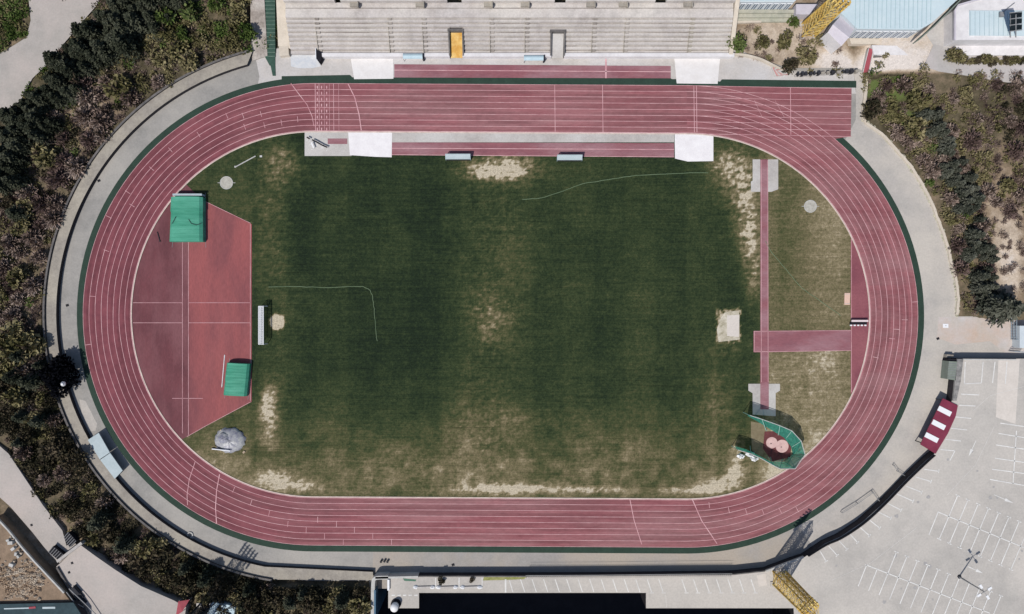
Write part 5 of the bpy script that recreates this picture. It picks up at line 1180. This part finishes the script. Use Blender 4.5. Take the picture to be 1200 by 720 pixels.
def near_line(x, y, L):
    best = 1e9
    for a, c in zip(L, L[1:]):
        d = Vector((c[0] - a[0], c[1] - a[1])); t = max(0, min(1, ((x - a[0]) * d.x + (y - a[1]) * d.y) / d.length_squared)); best = min(best, math.hypot(x - a[0] - d.x * t, y - a[1] - d.y * t))
    return best
r = random.Random(21)
# dark conifers along the upper-left road
line = [(215, -5), (165, 10), (120, 38), (85, 72), (52, 108), (28, 145), (8, 180), (-4, 215)]
cnt = 0; pts = []
while cnt < 120:
    i = r.randrange(len(line) - 1); f = r.random(); x = line[i][0] + (line[i + 1][0] - line[i][0]) * f + r.gauss(0, 11); y = line[i][1] + (line[i + 1][1] - line[i][1]) * f + r.gauss(0, 11)
    if not free(x, y) or any(math.hypot(x - a, y - c) < 5.5 for a, c in pts) or y < -8:
        cnt += .02; continue
    pts.append((x, y)); plant('pine_tree', x, y, r.uniform(.55, 1.25), 'pine_tree', 'dark green conifer in the dense belt between the pale winding road and dry scrub', 'pine tree', 'dark conifers along the north western road'); cnt += 1
# left-hand dark conifers lower down
pts2 = []
for cx, cy, n_, sp in ((30, 490, 14, 20), (85, 545, 9, 16), (20, 440, 8, 14), (110, 610, 10, 20), (175, 660, 8, 20), (300, 690, 14, 22), (370, 700, 12, 18), (235, 675, 12, 12), (410, 698, 8, 10), (10, 240, 6, 12)):
    for _ in range(n_):
        x, y = r.gauss(cx, sp), r.gauss(cy, sp * .8)
        if free(x, y) and caps(x, y) > 326 and near_line(x, y, LROAD) > 7 and x < 432 and y < 724 and not any(math.hypot(x - a, y - c) < 6 for a, c in pts2):
            pts2.append((x, y)); plant('dark' if r.random() < .6 else 'pine_tree', x, y, r.uniform(.7, 1.1), 'tree', 'dark leafy tree in the shady scrub south west of the walkway', 'tree', 'dark trees in the south western scrub')
# conifer line on the east slope
line = [(1092, 130), (1108, 165), (1118, 195), (1132, 225), (1142, 255), (1150, 285), (1156, 310), (1160, 335), (1168, 356)]; pts3 = []
for _ in range(400):
    i = r.randrange(len(line) - 1); f = r.random(); x = line[i][0] + (line[i + 1][0] - line[i][0]) * f + r.gauss(0, 7); y = line[i][1] + (line[i + 1][1] - line[i][1]) * f + r.gauss(0, 5)
    if len(pts3) > 50 or any(math.hypot(x - a, y - c) < 6.4 for a, c in pts3) or caps(x, y) < 335: continue
    pts3.append((x, y)); plant('eastpine', x, y, r.uniform(.55, .95), 'pine_tree', 'grey green conifer in the row running down the east slope', 'pine tree', 'conifers in a row on the east slope')
for x, y, s, k, lab in ((863, 47, 1.55, 'bush', 'round bright green bush at the east end of the grandstand'), (928, 25, 1.0, 'bush', 'small green bush below the windowed block beside the yellow tower'), (921, 47, 1.3, 'olive', 'loose pale green shrub in the middle of the dry slope by the yellow tower'),
                        (895, 49, 1.1, 'olive', 'brown olive shrub on the dry slope near the round green bush'), (944, 66, 1.5, 'olive', 'olive shrub above the pinkish steps'), (928, 78, 1.2, 'dark', 'dark shrub touching the top of the pinkish steps'), (966, 48, 1.1, 'olive', 'grey green shrub at the foot of the yellow tower beside the lavender annex'),
                        (1120, 66, 1.4, 'olive', 'olive shrub at the corner of the white building'), (1185, 362, 1.9, 'eastpine', 'broad dark conifer overhanging the ramp beside the bluish gate'), (1168, 358, 1.5, 'eastpine', 'dark conifer just left of the broad one overhanging the ramp'),
                        (1020, 128, 1.3, 'dark', 'dark shrub at the corner of the walkway beside the chute'), (517, 681.5, .55, 'dark', 'small dark shrub in the middle bay on the southern deck'), (553, 680, .4, 'dark', 'tiny dark shrub in the eastern bay on the southern deck')):
    plant(k, x, y, s, 'shrub' if k != 'eastpine' else 'pine_tree', lab, 'bush' if k != 'eastpine' else 'pine tree', zb=ZD if 450 < x < 600 else None)
plant('black', 71, 441, 1.45, 'tree', 'round tree, shadow painted into its almost black crown, hanging over the western ledge beside the white lamp', 'tree')
for i in range(14): plant('olive' if i % 3 else 'dark', 1131 + i * 5.4, 71 + r.uniform(-2, 3), r.uniform(.45, .8), 'shrub', 'small shrub in the ragged row under the white building terrace', 'bush', 'shrubs under the white building terrace')
def clear(x, y): return free(x, y) and caps(x, y) > 329 and near_line(x, y, LROAD) > 8 and near_line(x, y, NWROAD) > 7
def scatter(n, test, kinds, s0, s1, name, label, group, mind):
    got = []
    for _ in range(n * 60):
        if len(got) >= n: break
        x, y = r.uniform(-8, 1210), r.uniform(-6, 724)
        if not test(x, y) or any(abs(x - a) < mind and math.hypot(x - a, y - c) < mind for a, c in got): continue
        got.append((x, y)); plant(r.choice(kinds), x, y, r.uniform(s0, s1), name, label, 'bush', group)
scatter(46, lambda x, y: 140 < x < 288 and y < 66 + (x - 140) * .1 and y > (215 - x) * .5 and clear(x, y), ['olive', 'olive', 'bush'], 1.1, 1.9, 'bush', 'leafy olive green bush on the slope between the conifer belt and the stony bank', 'olive green bushes above the north west bend', 11)
scatter(70, lambda x, y: x < 230 and 95 < y < 440 and x > (230 - y) * .45 and clear(x, y), ['dry', 'dry', 'dry', 'mauve', 'olive'], 1.2, 2.3, 'shrub', 'dry leafless brown shrub on the slope west of the ledge', 'dry shrubs on the western slope', 13)
scatter(60, lambda x, y: x < 432 and y > 440 and clear(x, y), ['dark', 'olive', 'dark', 'dry'], 1.0, 1.8, 'bush', 'dark olive bush in the strip between the ledge and the pale ramp', 'bushes in the south western strip', 11)
scatter(44, lambda x, y: x > 1022 and 96 < y < 362 and caps(x, y) > 324 and not (x > 1166 and y > 250), ['dry', 'olive', 'dry', 'dry', 'mauve'], 1.0, 1.9, 'shrub', 'brownish shrub on the east slope beside the row of conifers', 'shrubs on the east slope', 12)
# countless scrub: merged clumps by kind
def zone(x, y):
    """what kind of undergrowth grows here -> (kind, density)"""
    if x < 437:
        if not free(x, y): return None
        u = r.random()
        if y < 60 and x > 150: return ('olive' if u < .62 else 'green' if u < .85 else 'dark' if u < .93 else 'dry')
        if y < 200 and x > 60: return ('dry' if u < .56 else 'olive' if u < .82 else 'dark' if u < .93 else 'green')
        if y < 130: return 'green' if u < .5 else 'olive'
        if y < 430: return ('dry' if u < .62 else 'dark' if u < .77 else 'mauve' if u < .84 else 'olive' if u < .97 else 'green')
        if 135 < x < 205 and 600 < y < 670: return 'mauve' if u < .5 else 'dark'
        if 230 < x < 300: return 'dark' if u < .8 else 'mauve'
        return ('dark' if u < .62 else 'olive' if u < .85 else 'dry')
    if x > 1012 and 84 < y < 368:
        if caps(x, y) < 322: return None
        u = r.random()
        if 1018 < x < 1075 and y < 118: return 'green' if u < .12 else 'olive' if u < .3 else None
        if x > 1160 and y > 250: return 'dry' if u < .35 else None
        if x > 1170 and y < 170: return 'dark' if u < .3 else 'dry'
        if x > 1140: return 'dry' if u < .55 else 'olive' if u < .9 else None
        return ('olive' if u < .5 else 'dry' if u < .85 else 'green' if u < .89 else None)
    if 858 < x < 985 and 28 < y < 88:
        if y > 84 - (925 - x) * .33 and x < 925: return None
        u = r.random(); return 'dry' if u < .22 else 'olive' if u < .32 else None
    if 1015 < x < 1110 and 62 < y < 92: return 'olive' if r.random() < .07 else None
    return None
acc = {k: [] for k in ('olive', 'dry', 'dark', 'green', 'mauve')}
gen = {'olive': lambda s: dome_q(1.15 * s, 1.1 * s, 60, rv), 'green': lambda s: dome_q(1.15 * s, 1.2 * s, 66, rv), 'dark': lambda s: dome_q(1.2 * s, 1.3 * s, 66, rv), 'dry': lambda s: twig_q(1.2 * s, 1.1 * s, 95, rv), 'mauve': lambda s: twig_q(1.3 * s, 1.2 * s, 90, rv)}
for _ in range(9500):
    x, y = (r.uniform(-12, 437), r.uniform(-12, 730)) if r.random() < .74 else (r.uniform(858, 1215), r.uniform(10, 370))
    k = zone(x, y)
    if not k: continue
    z = tzf(x, y); s = r.uniform(.55, 1.25); p = W(x, y, z + .4); q = gen[k](s) + np.array([p.x, p.y, z - .1]); acc[k].append(q)
for k, nm, lab in (('olive', 'olive_undergrowth', 'olive brown undergrowth on the slopes round the track'), ('dry', 'dry_undergrowth', 'dry brown leafless scrub on the slopes round the track'), ('dark', 'dark_undergrowth', 'dark shady undergrowth on the western and southern slopes'),
                   ('green', 'green_undergrowth', 'green leafy undergrowth on the upper slopes'), ('mauve', 'mauve_undergrowth', 'mauve tinted bare scrub on the south western slope')):
    q = np.concatenate(acc[k]); me = quads_mesh(nm, q, M[{'olive': 'olive', 'dry': 'drys', 'dark': 'darks', 'green': 'bush', 'mauve': 'mauve'}[k]])
    o = bpy.data.objects.new(nm, me); col.objects.link(o); tag(o, lab, 'undergrowth', kind='stuff')

# ------------------------------------------------------------------ light, sky, camera
EL, AZ = math.radians(56), Vector((-.555, -.83)).normalized()
sun = bpy.data.lights.new('sun', 'SUN'); sun.energy = 4.0; sun.angle = math.radians(.5); sun.color = (1, .965, .91)
so = bpy.data.objects.new('sun', sun); col.objects.link(so)
to_sun = Vector((AZ.x * math.cos(EL), AZ.y * math.cos(EL), math.sin(EL))); so.rotation_euler = to_sun.to_track_quat('Z', 'Y').to_euler(); so.location = (0, 0, 200)
w = bpy.data.worlds.new('World'); sc.world = w; w.use_nodes = True; nt = w.node_tree
sky = nt.nodes.new('ShaderNodeTexSky'); sky.sky_type = 'NISHITA'; sky.sun_disc = False; sky.sun_elevation = EL; sky.sun_rotation = math.atan2(AZ.x, AZ.y)
nt.links.new(sky.outputs[0], nt.nodes['Background'].inputs[0]); nt.nodes['Background'].inputs[1].default_value = .10
cam = bpy.data.cameras.new('camera'); co = bpy.data.objects.new('camera', cam); col.objects.link(co); co.location = (0, 0, H)
cam.sensor_width = 36; cam.lens = 36 * H / (1200 * S); cam.clip_end = 20000; cam.clip_start = 1; sc.camera = co
sc.view_settings.view_transform = 'Standard'; sc.view_settings.look = 'None'; sc.view_settings.exposure = 0; sc.view_settings.gamma = 1
